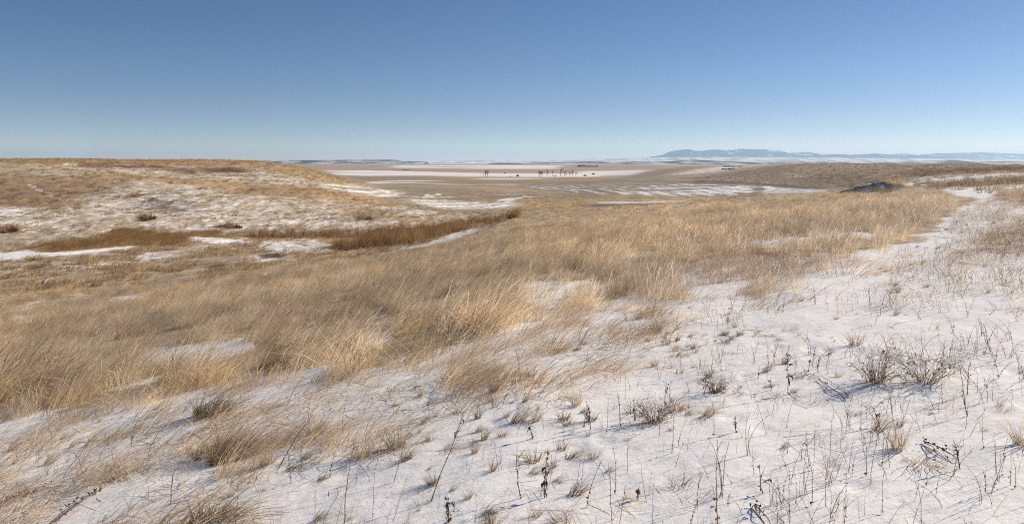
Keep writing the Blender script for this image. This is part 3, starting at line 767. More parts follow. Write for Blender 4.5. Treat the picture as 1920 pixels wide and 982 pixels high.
# tall grass of the hillside
X, Y = scatter(-1.0, .85, 3.5, 42, 27)
cn = fbm(X * 1.1, Y * .8, 3); clump = .06 + .94 * smooth(-.22, .18, cn)
X, Y, px, py = select(X, Y, tall, clump, 1, .8)
pick = np.where(rng.random(len(X)) < smooth(900, 1350, px), 5, 0) + rng.integers(0, 5, len(X))
big = fbm(X * .35 + 8, Y * .22, 3) + 1.1 * fbm(X * 1.1, Y * .8, 3)
sz = rng.uniform(.75, 1.15, len(X)) * np.clip(1 + .45 * big, .45, 1.6) * (1 + .35 * (1 - smooth(8, 14, Y)))
c = hue(len(X), [(.445, .355, .235), (.40, .305, .185), (.215, .145, .085), (.445, .38, .285)], [5, 4, 5, 4])
c *= (1 + .52 * fbm(X * .22, Y * .14 + 40, 3) + .25 * fbm(X * 1.1, Y * .8, 3))[:, None]
dd = look(tall, px, py); sz = sz * (.42 + .5 * smooth(.25, .9, dd))
plant('tall_dry_grass', 'tall_leaning', X, Y, pick, np.stack([sz, sz, sz * rng.uniform(.8, 1.15, len(X))], 1), c, look(frost, px, py) * rng.uniform(.4, 1.3, len(X)))
# the same hillside further off
X, Y = scatter(-1.0, .8, 42, 150, 4.2)
X, Y, px, py = select(X, Y, tall, .25 + .75 * smooth(-.2, .22, fbm(X * .45, Y * .3, 3)), 1, .6)
pick = np.where(rng.random(len(X)) < smooth(900, 1350, px), 4, 0) + rng.integers(0, 4, len(X))
sz = rng.uniform(.55, 1.0, len(X)) * (1 + .4 * fbm(X * .3, Y * .2, 3))
c = hue(len(X), [(.445, .34, .21), (.405, .295, .17), (.25, .17, .098), (.44, .37, .27)], [5, 4, 4, 3]) * (1 + .5 * fbm(X * .09, Y * .06 + 40, 3))[:, None]
plant('far_tall_grass', 'coarse_grass', X, Y, pick, sz, c, look(frost, px, py) * rng.uniform(.3, 1.1, len(X)))
# sparse leaning grass over the snow
X, Y = scatter(-1.0, .75, 2.6, 18, 60)
X, Y, px, py = select(X, Y, fringe, .06 + .94 * smooth(-.08, .28, fbm(X * 1.3 + 9, Y * 1.1, 3)))
plant('short_grass_in_snow', 'short_grass', X, Y, rng.integers(0, 5, len(X)), rng.uniform(.7, 1.5, len(X)),
      hue(len(X), [(.44, .34, .22), (.34, .25, .15), (.24, .17, .11)], [4, 3, 2]), .25)
# thin blades all over the open snow
X, Y = scatter(-.9, .85, 2.6, 14, 7)
Z = ground(X, Y); px, py = project(X, Y, Z)
k = (look(tall, px, py) < .2) & (rng.random(len(X)) < .25 + .75 * smooth(-.1, .3, fbm(X * .8, Y * .8, 2)))
X, Y = X[k], Y[k]
plant('thin_grass_in_snow', 'short_grass', X, Y, rng.integers(5, 9, len(X)), rng.uniform(.4, 1.1, len(X)),
      hue(len(X), [(.44, .33, .20), (.30, .20, .13), (.20, .12, .08)], [3, 3, 2]), .2, rng.uniform(0, 6.28, len(X)))
# low dark weeds
X, Y = scatter(.1, .95, 8, 60, 18)
X, Y, px, py = select(X, Y, weed)
plant('dark_low_weeds', 'low_weed', X, Y, rng.integers(0, 5, len(X)), rng.uniform(.7, 1.5, len(X)),
      hue(len(X), [(.16, .105, .065), (.24, .165, .10), (.33, .25, .17)], [4, 3, 2]), .3, rng.uniform(0, 6.28, len(X)))
# tussocks on the hills
X, Y = scatter(-1.05, .1, 34, 300, 3.0)
X, Y, px, py = select(X, Y, tuss, smooth(-.25, .25, fbm(X * .25, Y * .16, 3)), .55)
cc = look(colm, px, py) * (.5 + 1.3 * rng.random((len(X), 1)) ** .8) * np.array([1.03, 1.0, .95])
plant('hill_tussocks', 'tussock', X, Y, rng.integers(0, 5, len(X)), .45 + 1.25 * rng.random(len(X)) ** 2.2, cc, .2)
X, Y = scatter(.2, .95, 45, 520, .8)
X, Y, px, py = select(X, Y, tuss, 1, .6)
cc = look(colm, px, py) * rng.uniform(.5, 1.6, (len(X), 1))
plant('ridge_tussocks', 'tussock', X, Y, rng.integers(0, 5, len(X)), rng.uniform(.8, 1.8, len(X)), cc, .25)
# reeds and rushes along the creek
X, Y = scatter(-.5, .05, 60, 130, 5)
X, Y, px, py = select(X, Y, reed, .5 + .5 * smooth(-.3, .1, fbm(X * .25, Y * .2, 2)))
plant('cattails', 'reed', X, Y, rng.integers(0, 5, len(X)), rng.uniform(.38, .85, len(X)) * (1 + .4 * fbm(X * .2, Y * .2, 2)),
      hue(len(X), [(.185, .11, .048), (.15, .085, .04), (.11, .068, .04), (.27, .19, .10)], [5, 4, 3, 2]), 0, rng.uniform(0, 6.28, len(X)))
X, Y = scatter(-.75, -.4, 56, 95, 9)
X, Y, px, py = select(X, Y, rush)
plant('golden_rushes', 'coarse_grass', X, Y, rng.integers(0, 4, len(X)), rng.uniform(.6, 1.7, len(X)) * (1 + .5 * fbm(X * .3, Y * .2, 2)),
      hue(len(X), [(.27, .18, .085), (.22, .135, .06), (.16, .10, .048)], [4, 3, 2]), 0)

# ------------------------------------------------------------------ single plants in the snow
def setp(o, label, cat, group=None):
    o['label'] = label; o['category'] = cat
    if group: o['group'] = group
    return o

def spot(px, py, hpx):
    x, y, z = at(px, py)
    return (x, y, z), hpx * y / F

def bent(n, H, lean, curve, k=8, jit=.012):
    """stem centre lines from the origin upwards"""
    t = np.linspace(0, 1, k)
    P = np.zeros((n, k, 3))
    for i in range(n):
        w = np.cumsum(rng.normal(0, jit, (k, 2)), 0) * H
        P[i, :, 0] = H * (lean[0] * t + curve[0] * t * t) + w[:, 0]
        P[i, :, 1] = H * (lean[1] * t + curve[1] * t * t) + w[:, 1]
        P[i, :, 2] = H * (t * math.sqrt(max(.05, 1 - min(.9, lean[0] ** 2 + lean[1] ** 2))) - .25 * abs(curve[0]) * t * t) - .01
    return P

def leaf_ribbons(g, pts, L, w):
    pts = np.asarray(pts); n = len(pts); k = 5
    a = rng.uniform(0, 6.28, n); t = np.linspace(0, 1, k)[None]
    l = L * .62 * rng.uniform(.4, 1.3, n)[:, None]
    up = rng.uniform(-.6, .7, n)[:, None]
    r = l * np.sin(t * 2.2) * .7
    P = np.stack([r * np.cos(a)[:, None], r * np.sin(a)[:, None], l * (up * t - .8 * t * t)], -1) + pts[:, None]
    th = a + np.pi / 2 + rng.normal(0, .6, n)
    side = np.stack([np.cos(th), np.sin(th), rng.normal(0, .5, n)], 1)
    g.ribbons(P, w * np.sin(np.pi * (t * .85 + .1)) * rng.uniform(.6, 1.4, n)[:, None], side)

def leafy_stalk(pos, H, lean, label, leaves=14, Lf=.04, lo=.05, hi=.95, branches=3, group=None, thick=.0030, name='dead_stalk'):
    t = bpy.data.objects.new(name, None); COL.objects.link(t); t.location = pos; t.empty_display_size = .05
    setp(t, label, 'dead weed', group)
    g = Geo(); P = bent(1, H, lean, (rng.normal(0, .06), rng.normal(0, .05)))
    g.tubes(P, np.linspace(thick, thick * .45, 8)[None], 5)
    tips = [P[0]]
    for b in range(branches):
        i = rng.integers(2, 6); o = P[0, i]
        B = bent(1, H * rng.uniform(.2, .38), (rng.normal(0, .45), rng.normal(0, .4)), (rng.normal(0, .1), 0), 6) + o
        g.tubes(B, np.linspace(thick * .55, thick * .3, 6)[None], 4); tips.append(B[0])
    link('stem', g.mesh('stem'), M_stem, t)
    g = Geo(); q = []
    for _ in range(leaves):
        c = tips[0] if rng.random() < .6 or len(tips) == 1 else tips[rng.integers(1, len(tips))]
        f = rng.uniform(lo, hi) * (len(c) - 1); i = min(int(f), len(c) - 2)
        q.append(c[i] + (f - i) * (c[i + 1] - c[i]))
    leaf_ribbons(g, q, Lf, Lf * .11)
    g.blobs(np.array(q)[::2] + rng.normal(0, .003, (len(q[::2]), 3)), rng.uniform(.002, .005, len(q[::2])))
    link('dead_leaves', g.mesh('dead_leaves'), M_leaf, t)
    return t

for px, py, hp, lean, lv, Lf, lab in [
    (1477, 740, 97, (.02, 0), 16, .05, 'tall dark upright stalk with curled leaves, grass round its foot, left of the twiggy bushes'),
    (1516, 696, 27, (.05, 0), 10, .03, 'small dark leafy stalk in snow, left of the pair above the fallen twigs'),
    (1533, 698, 34, (.02, 0), 12, .03, 'small dark leafy stalk in snow, right of the pair above the fallen twigs'),
    (1446, 731, 27, (-.1, 0), 9, .03, 'short dark curled stalk just left of the tall upright stalk with grass at its foot'),
    (1421, 710, 26, (.05, 0), 8, .03, 'short dark stalk in snow, second to the left of the tall upright stalk'),
    (1019, 933, 102, (.10, 0), 26, .05, 'tall dark stalk hung with dead leaves, behind it a tan tuft, bottom centre'),
    (978, 935, 106, (-.06, 0), 14, .025, 'thin tall brown stalk with small nodes, left of the leaf-hung stalk at bottom centre'),
    (1191, 790, 52, (.03, 0), 14, .035, 'dark club-like stalk with small leaves in the frosty weed patch right of centre'),
    (1164, 800, 68, (-.05, 0), 12, .03, 'branching dark weed with seed clusters, left of the club-like stalk'),
    (1247, 766, 62, (.05, 0), 12, .03, 'dark branching weed at the right end of the frosty weed patch'),
    (842, 979, 56, (.0, 0), 34, .04, 'short stalk shaggy with hanging dark leaves at the bottom edge, left of centre'),
    (809, 940, 178, (.30, .1), 12, .03, 'very tall thin stalk leaning right, a dark leaf cluster near its foot'),
    (248, 836, 55, (.12, 0), 12, .02, 'dark bare stalk standing in the snow below the tall grass on the left'),
    (320, 945, 72, (.04, 0), 6, .02, 'thick broken brown stem at lower left beside the big straw clump'),
    (1000, 823, 36, (-.15, 0), 22, .045, 'crumpled dark leafy plant low on the snow at centre'),
    (1108, 806, 60, (.02, 0), 14, .03, 'dark weed rising from a tan tuft near the lower centre'),
    (1650, 800, 44, (-.2, 0), 16, .03, 'dark forked weed casting a shadow below the twiggy bushes'),
    (1815, 740, 70, (-.12, 0), 16, .03, 'dark seed-headed stalk right of the twiggy bushes'),
    (1815, 780, 95, (-.1, .0), 16, .025, 'dark red seed stalk with knotted foot, lower right'),
    (1195, 938, 30, (.1, 0), 14, .045, 'curled brown leaf clump in the snow at lower right of centre'),
    (1860, 660, 60, (-.15, 0), 16, .03, 'dark tangle-footed weed near the right edge, above the twiggy bushes'),
    (1380, 810, 34, (0, 0), 16, .03, 'dark leafy upright weed left of the broken reed stems, lower right'),
    (1430, 925, 60, (-.2, 0), 12, .04, 'thin weed with a drooping dark leaf at its foot, lower right'),
    (1800, 880, 60, (-.25, 0), 18, .03, 'dark bent weed in the wide shadow at lower right'),
    (1095, 800, 40, (.1, 0), 14, .035, 'small reddish leafy weed left of the branching dark weed'),
]:
    pos, H = spot(px, py, hp)
    leafy_stalk(pos, H, lean, lab, lv, Lf, branches=int(rng.integers(1, 5)))

# twiggy bushes
def twiggy(pos, Wd, H, label, n=70, lean=0):
    t = bpy.data.objects.new('twiggy_bush', None); COL.objects.link(t); t.location = pos; t.empty_display_size = .05
    setp(t, label, 'bush')
    g = Geo(); k = 8; tt = np.linspace(0, 1, k)[None]
    a = rng.uniform(0, 6.28, n); r = Wd * .5 * rng.uniform(.4, 1.35, n)
    h = H * rng.uniform(.2, .9, n); r0 = Wd * .10 * rng.random(n)
    P = np.stack([(r0 + r * .2)[:, None] * np.cos(a)[:, None] + (r * np.cos(a) + lean * h)[:, None] * tt ** 1.5,
                  (r0 + r * .2)[:, None] * np.sin(a)[:, None] + (r * np.sin(a))[:, None] * tt ** 1.5,
                  h[:, None] * np.sin(tt * rng.uniform(1.3, 2.5, n)[:, None]) - .01], -1)
    P += np.cumsum(rng.normal(0, .006, P.shape), 1)
    g.tubes(P, .0018 * (1 - .6 * tt) * rng.uniform(.6, 1.4, n)[:, None], 3)
    q = P[np.repeat(np.arange(n), 4), rng.integers(3, k, 4 * n)]
    B = q[:, None] + np.cumsum(rng.normal(0, .016, (4 * n, 4, 3)) + np.array([0, 0, .010]), 1)
    B[:, 0] = q
    g.tubes(B, .0009, 3)
    link('twigs', g.mesh('twigs'), M_tanstem, t)
    g = Geo(); blades(g, 55, (H * .35, H * .8), Wd * .10, .0, .3, .0016, 6, 0, .6)
    link('grass_base', g.mesh('grass_base'), M_tuft, t)
    g = Geo(); leaf_ribbons(g, P[rng.integers(0, n, 40), rng.integers(1, 6, 40)], .03, .006)
    link('dead_leaves', g.mesh('dead_leaves'), M_leaf, t)
p, h = spot(1642, 716, 78); twiggy(p, 100 * p[1] / F, h, 'tangled twiggy bush with brown grass in its middle, left of two on the snow', 58)
p, h = spot(1738, 716, 60); twiggy(p, 115 * p[1] / F, h, 'flatter pale twiggy bush, right of the two on the snow', 52, .3)
p, h = spot(1225, 792, 38); twiggy(p, 66 * p[1] / F, h, 'frosty pale twiggy weed patch right of centre in the snow', 45)
p, h = spot(1340, 735, 30); twiggy(p, 50 * p[1] / F, h, 'small grey twiggy weed left of the tall stalk, in its shadow', 30)

# fallen stems
def fallen(a, b, label, n=3, seeds=0, wob=.02, thick=.0028):
    A = np.array(at(*a)); B = np.array(at(*b)); o = bpy.data.objects.new('fallen_stem', None)
    COL.objects.link(o); o.location = A; o.empty_display_size = .05
    setp(o, label, 'fallen weed')
    k = 9; t = np.linspace(0, 1, k)[:, None]; g = Geo(); q = []
    for i in range(n):
        e = A + (B - A) * rng.uniform(.7, 1) + np.array([rng.normal(0, .05), rng.normal(0, .08), 0]) * (i > 0)
        P = A + (e - A) * t + np.cumsum(rng.normal(0, wob * .3, (k, 3)), 0) * np.array([1, 1, .3])
        P[:, 2] = ground(P[:, 0], P[:, 1]) + .012 + .018 * np.sin(t[:, 0] * np.pi) * rng.random()
        g.tubes((P - A)[None], np.linspace(thick, thick * .5, k)[None], 5); q.append(P - A)
    link('stem', g.mesh('stem'), M_stem, o)
    if seeds:
        g = Geo(); q = np.concatenate(q); c = q[rng.integers(2, len(q), seeds)] + rng.normal(0, .012, (seeds, 3)) + np.array([0, 0, .012])
        g.blobs(c, rng.uniform(.004, .009, seeds)); leaf_ribbons(g, c[::2], .02, .006)
        link('dead_leaves', g.mesh('dead_leaves'), M_leaf, o)
fallen((1587, 750), (1520, 705), 'bundle of fallen bare twigs pointing down right, left of the twiggy bushes', 5, 12, .05, .0017)
fallen((100, 984), (205, 910), 'fallen dark stem beaded with seed heads at the lower left corner', 3, 60)
fallen((-20, 950), (143, 906), 'long fallen brown weed lying across the snow at the far lower left', 3, 26)
fallen((1735, 833), (1800, 868), 'flat fallen dark stalk with leaf stubs, lower right', 3, 20)
fallen((1415, 950), (1440, 985), 'short fallen dark stalk at the bottom edge, lower right', 3, 10)

# tufts of grass one can pick out
def tuft_mesh(kind):
    g = Geo()
    if kind == 'round': blades(g, 60, (.5, 1.0), .22, .0, .25, .012, 6, 0, .55)
    elif kind == 'leaning': blades(g, 60, (.5, 1.1), .22, .5, .35, .012, 6, 0, .3)
    elif kind == 'flat': blades(g, 46, (.4, 1.0), .45, .4, .7, .014, 6, 0, .9)
    elif kind == 'sparse': blades(g, 18, (.4, 1.0), .16, .1, .3, .010, 6, 0, .3)
    elif kind == 'big': (blades(g, 420, (.25, .8), .36, .3, .4, .0065, 6, 0, .5), blades(g, 40, (.7, 1.15), .3, .4, .3, .005, 7, .01, .4))
    return g.mesh('grass_tuft')
TM = {k: [tuft_mesh(k) for _ in range(4)] for k in ('round', 'leaning', 'flat', 'sparse', 'big')}
def tuft(px, py, hp, wp, kind, label, group=None, mt=None):
    (x, y, z), H = spot(px, py, hp); W = wp * y / F
    me = TM[kind][rng.integers(0, 4)]
    o = link('grass_tuft', me, mt or M_tuft); o.location = (x, y, z - .008)
    s = W / (.9 if kind != 'flat' else 1.5)
    o.scale = (max(s, H * .5), max(s, H * .5), H); o.rotation_euler[2] = rng.normal(0, .5) if kind in ('leaning', 'big') else rng.uniform(0, 6.28)
    return setp(o, label, 'grass tuft', group)
for a in [
    (425, 864, 80, 80, 'big', 'big dark straw clump standing alone in the snow at left'),
    (400, 985, 85, 150, 'big', 'broad straw clump at the bottom edge, lower left'),
    (395, 775, 62, 80, 'big', 'straw clump below the edge of the tall grass with a blue shadow on its left'),
    (236, 897, 28, 110, 'flat', 'low flattened brown grass clump at lower left'),
    (60, 905, 20, 60, 'flat', 'low pale tan tuft at far lower left'),
    (927, 736, 42, 30, 'round', 'upright tan tuft at the edge of the tall grass, centre'),
    (941, 818, 20, 26, 'round', 'small tan tuft left of the crumpled dark leafy plant'),
    (983, 793, 16, 22, 'round', 'tiny tan tuft above the crumpled dark leafy plant'),
    (890, 830, 22, 20, 'sparse', 'wispy tan tuft left of centre beside two thin stems'),
    (997, 867, 32, 40, 'round', 'tan tuft with a blue shadow behind the thin tall brown stalk'),
    (1040, 904, 24, 34, 'leaning', 'tan tuft right behind the leaf-hung stalk'),
    (1053, 843, 26, 30, 'round', 'pale tuft above the leaf-hung stalk at bottom centre'),
    (1107, 790, 40, 30, 'round', 'upright brown tuft among dark weeds right of centre'),
    (1050, 978, 34, 55, 'round', 'brown tuft at the bottom edge, centre'),
    (920, 984, 32, 44, 'round', 'tan tuft cut by the bottom edge, left of centre'),
    (543, 882, 28, 44, 'leaning', 'brown tuft at the foot of a tall leaning stem'),
    (804, 827, 26, 26, 'round', 'small golden tuft with a grey shadow, centre left'),
    (738, 840, 44, 44, 'round', 'pale frosty feathery tuft centre left'),
    (600, 899, 26, 30, 'leaning', 'tan tuft leaning right, lower left of centre'),
    (790, 948, 20, 36, 'flat', 'faint tan tuft near the foot of the very tall leaning stalk'),
    (1232, 622, 40, 32, 'round', 'upright brown tuft at the snow edge with a blue shadow, right of centre'),
    (1360, 628, 20, 20, 'round', 'left of two small round tufts on the snow edge'),
    (1386, 628, 18, 16, 'round', 'right of two small round tufts on the snow edge'),
    (1328, 708, 32, 20, 'round', 'narrow golden tuft standing in open snow'),
    (1366, 664, 18, 30, 'flat', 'small brown tuft above the narrow golden tuft'),
    (1470, 742, 20, 60, 'flat', 'flat brown grass at the foot of the tall dark upright stalk'),
    (1150, 560, 40, 40, 'round', 'brown tuft at the lower edge of the tall grass, right of centre'),
    (1100, 612, 30, 30, 'sparse', 'thin tuft in the snow below the tall grass, right of centre'),
    (1510, 708, 18, 40, 'flat', 'olive-brown flat tuft beside the dark leafy pair'),
    (1460, 970, 22, 30, 'flat', 'sunken brown tuft low at the right of the bottom edge'),
    (1290, 935, 24, 36, 'flat', 'curled brown tuft in the snow, lower right of centre'),
    (1440, 690, 22, 26, 'sparse', 'wispy tuft in snow above the short dark curled stalk'),
    (510, 686, 45, 60, 'big', 'brown clump on a little snow bank at the foot of the tall grass'),
]:
    tuft(*a)
# the rest of the small tufts, all alike
n = 0
while n < 110:
    px = rng.uniform(560, 1500); py = rng.uniform(600, 985)
    edge = np.interp(px, [560, 740, 900, 990, 1240, 1500], [830, 770, 730, 670, 585, 560])
    if py < edge or rng.random() > math.exp(-(py - edge) / 190): continue
    gx, gy, gz = at(px, py)
    if rng.random() > .06 + smooth(-.05, .3, fbm(np.array([gx * .9 + 3]), np.array([gy * .8]), 3)[0]): continue
    hp = rng.uniform(7, 26) * (.6 + (py - 560) / 500)
    tuft(px, py, hp, hp * rng.uniform(.7, 1.5), ('round', 'sparse', 'leaning', 'flat')[rng.integers(0, 4)], 'small tan tuft of dry grass poking through the snow', 'small grass tufts scattered over the snow')
    n += 1

# thin stalks: a dozen shapes, copied over the snow
def stalk_mesh(kind):
    g = Geo(); k = 10
    ln = {'straight': (.05, 0), 'leaning': (.28, .05), 'arched': (-.25, .05)}[kind]
    cv = {'straight': (rng.normal(0, .06), 0), 'leaning': (.12, 0), 'arched': (-.55, .1)}[kind]
    P = bent(1, 1.0, (ln[0] * rng.uniform(.4, 1.4), ln[1]), cv, k, .006)
    g.tubes(P, np.linspace(.0062, .0030, k)[None], 4)
    for i in rng.integers(1, k, 5):
        g.blobs(P[:, i] + rng.normal(0, .004, 3), rng.uniform(.008, .014))
        if rng.random() < .5:
            B = bent(1, rng.uniform(.08, .25), (rng.normal(0, .5), rng.normal(0, .4)), (0, 0), 5) + P[0, i]
            g.tubes(B, np.linspace(.0035, .002, 5)[None], 3)
    if rng.random() < .6:
        leaf_ribbons(g, P[0, rng.integers(0, 4, 5)], .07, .014)
    return g.mesh('weed_stalk')
SM = [(k, stalk_mesh(k)) for k in ('straight', 'straight', 'leaning', 'arched') for _ in range(5)]
for i, (k, me) in enumerate(SM): me.materials.append(M_stem if i % 5 in (0, 2, 3) else M_tanstem)
def put_stalk(px, py, hp, want=None, label=None, grp=True):
    (x, y, z), H = spot(px, py, hp)
    c = [s for s in SM if want is None or s[0] == want]; kind, me = c[rng.integers(0, len(c))]
    o = link('weed_stalk', me); o.location = (x, y, z - .005); o.scale = (H, H, H)
    o.scale[0] = H * rng.uniform(.8, 1.2); o.rotation_euler[2] = rng.normal(0, .7)
    setp(o, label or {'straight': 'thin upright leafless weed stalk in the snow', 'leaning': 'thin weed stalk leaning right in the snow', 'arched': 'thin bent weed stalk arching left over the snow'}[kind], 'weed stalk',
         {'straight': 'upright weed stalks in the snow', 'leaning': 'leaning weed stalks in the snow', 'arched': 'arched weed stalks in the snow'}[kind] if grp else None)
for px, py, hp, w, lab in [
    (737, 904, 122, 'leaning', 'thin stem leaning right of centre left, before the pale frosty tuft'),
    (667, 912, 78, 'straight', 'short straight brown stem left of the pale frosty tuft'),
    (520, 881, 115, 'leaning', 'tall brown stem rising from a brown tuft and leaning right, lower left'),
    (1348, 986, 170, 'straight', 'tallest thin stalk at the bottom edge, lower right'),
    (1288, 846, 58, 'leaning', 'right of two reddish stems leaning right together, lower right of centre'),
    (1271, 838, 60, 'leaning', 'left of two reddish stems leaning right together, lower right of centre'),
    (1147, 983, 118, 'straight', 'thin forked stalk at the bottom edge, right of centre'),
    (1224, 983, 88, 'straight', 'pair-height brown stalk at the bottom edge, right of the thin forked stalk'),
    (644, 982, 160, 'straight', 'very tall hair-thin stalk at the bottom edge, left of centre'),
    (589, 983, 78, 'straight', 'dark thin stalk at the bottom edge, lower left of centre')]:
    put_stalk(px, py, hp, w, lab, False)
n = 0
while n < 215:
    px = rng.uniform(430, 1990); py = rng.uniform(590, 1010)
    w = .22 + .78 * smooth(1050, 1500, px)
    edge = np.interp(px, [430, 740, 900, 990, 1240, 1500, 1640, 1990], [900, 770, 740, 680, 590, 560, 520, 500])
    if py < edge or rng.random() > w * (.35 + .65 * smooth(600, 850, py)): continue
    hp = rng.uniform(28, 85) * (.35 + (py - 560) / 480)
    put_stalk(px, py, hp, None if px > 1100 else ('straight', 'leaning')[rng.integers(0, 2)])
    n += 1

# the thousands of finer stems, straw and seedlings between them
def lib_from(kind, makers):
    c = bpy.data.collections.new(kind)
    for i, fn in enumerate(makers):
        o = bpy.data.objects.new('%s_%02d' % (kind, i), fn()); o.data.materials.append(M_mass); c.objects.link(o)
    LIB[kind] = c
def twig_stem():
    g = Geo(); m = int(rng.integers(1, 5)); bare = rng.random() < .55
    for _ in range(m):
        P = bent(1, rng.uniform(.5, 1.0), (rng.normal(0, .22), rng.normal(0, .2)), (rng.normal(0, .3), rng.normal(0, .2)), 8, .008) + np.array([rng.normal(0, .05), rng.normal(0, .05), 0])
        g.tubes(P, np.linspace(.0058, .0030, 8)[None], 3)
        for i in rng.integers(0, 8, 1 if bare else 6): g.blobs(P[:, i] + rng.normal(0, .006, 3), rng.uniform(.006, .013))
        for i in rng.integers(2, 7, 0 if bare else 3):
            g.tubes(bent(1, rng.uniform(.1, .3), (rng.normal(0, .5), rng.normal(0, .4)), (0, 0), 5) + P[0, i], .0030, 3)
        if bare: continue
        leaf_ribbons(g, P[0, rng.integers(0, 6, 6)], .09, .012)
    return g.mesh('stem')
lib_from('stems', [twig_stem for _ in range(12)])
def straw_bits():
    g = Geo(); n = 9; k = 4
    a = rng.normal(.4, .9, n); L = rng.uniform(.06, .22, n); t = np.linspace(-.5, .5, k)[None]
    c = rng.normal(0, .12, (n, 2))
    P = np.stack([c[:, :1] + L[:, None] * np.cos(a)[:, None] * t, c[:, 1:] + L[:, None] * np.sin(a)[:, None] * t, .008 + rng.uniform(0, .05, n)[:, None] * np.abs(t + .5) + 0 * t], -1)
    g.ribbons(P, .0016, np.stack([-np.sin(a), np.cos(a), rng.normal(0, .5, n)], 1)); return g.mesh('straw')
lib_from('straw', [straw_bits for _ in range(6)])
X, Y = scatter(-.9, .95, 2.6, 26, 34)
Z = ground(X, Y); px, py = project(X, Y, Z)
d = (1 - smooth(.05, .3, look(tall, px, py))) * (.10 + .90 * smooth(950, 1450, px)) * (.05 + .95 * smooth(-.05, .3, fbm(X * .8 + 3, Y * .7, 4)))
k = rng.random(len(X)) < d * (1 - .5 * smooth(10, 26, Y)); X, Y = X[k], Y[k]
plant('fine_weed_stems', 'stems', X, Y, rng.integers(0, 12, len(X)), rng.uniform(.10, .30, len(X)) * (1 + .4 * rng.random(len(X)) ** 3),
      hue(len(X), [(.085, .052, .038), (.13, .085, .06), (.24, .17, .11)], [4, 4, 3]), .1, rng.uniform(0, 6.28, len(X)))
X, Y = scatter(-.9, .95, 2.6, 20, 26)
Z = ground(X, Y); px, py = project(X, Y, Z)
d = (1 - smooth(.1, .4, look(tall, px, py))) * (.16 + .84 * np.clip(look(fringe, px, py), 0, 1)) * (.1 + .9 * smooth(-.1, .3, fbm(X * .9 + 13, Y * .8, 3)))
k = rng.random(len(X)) < d; X, Y = X[k], Y[k]
plant('fallen_straw', 'straw', X, Y, rng.integers(0, 6, len(X)), rng.uniform(.6, 1.2, len(X)),
      hue(len(X), [(.38, .28, .17), (.27, .19, .11), (.17, .11, .07)], [4, 3, 2]), 0)
X, Y = scatter(-.7, .9, 2.6, 24, 20)
Z = ground(X, Y); px, py = project(X, Y, Z)
d = (1 - smooth(.1, .4, look(tall, px, py))) * (.10 + .90 * smooth(-.02, .3, fbm(X * .8 + 23, Y * .8, 4))) * (1 - .6 * smooth(1100, 1600, px))
k = rng.random(len(X)) < d; X, Y = X[k], Y[k]
lib_from('tufts', [lambda q=q: tuft_mesh(q) for q in ('round', 'round', 'leaning', 'flat', 'sparse', 'sparse')])
sz = .035 + .15 * rng.random(len(X)) ** 1.8
plant('small_grass_tufts', 'tufts', X, Y, rng.integers(0, 6, len(X)), np.stack([sz, sz, sz * rng.uniform(.6, 1.2, len(X))], 1),
      hue(len(X), [(.27, .21, .145), (.20, .145, .095), (.13, .09, .06)], [4, 3, 2]), .25)

# ------------------------------------------------------------------ brown bushes on the far slope
def brush(px, py, w, h, label):
    (x, y, z), H = spot(px, py, h); W = w * y / F
    g = Geo(); n = 260
    a = rng.uniform(0, 6.28, n); r = W * .5 * np.sqrt(rng.random(n))
    t = np.linspace(0, 1, 4)[None]; hh = H * (1 - .7 * (r / (W * .5)) ** 2) * rng.uniform(.5, 1.1, n)
    P = np.stack([(r * np.cos(a))[:, None] * (1 + .25 * t), (r * np.sin(a))[:, None] * (1 + .25 * t), hh[:, None] * t - .05], -1) + rng.normal(0, .04, (n, 4, 3))
    g.ribbons(P, .03 * (1 - .5 * t), np.stack([np.cos(a), np.sin(a), 0 * a], 1))
    o = link('bush', g.mesh('bush'), M_bush); o.location = (x, y, z)
    setp(o, label, 'bush')
M_bush = plant_material('rusty_bush', None, (.19, .11, .055), (.27, .17, .085), .1, .2)
brush(278, 411, 26, 12, 'round rusty bush alone on the snowy left hillside')
brush(436, 428, 32, 10, 'low rusty bush at the foot of the left hill near the creek')
brush(685, 411, 28, 8, 'dark flat bush on the hill slope above the cattails')
brush(12, 434, 34, 13, 'rusty bush at the left edge of the hillside')
brush(962, 409, 18, 9, 'small rusty bush where the creek bed ends at centre')

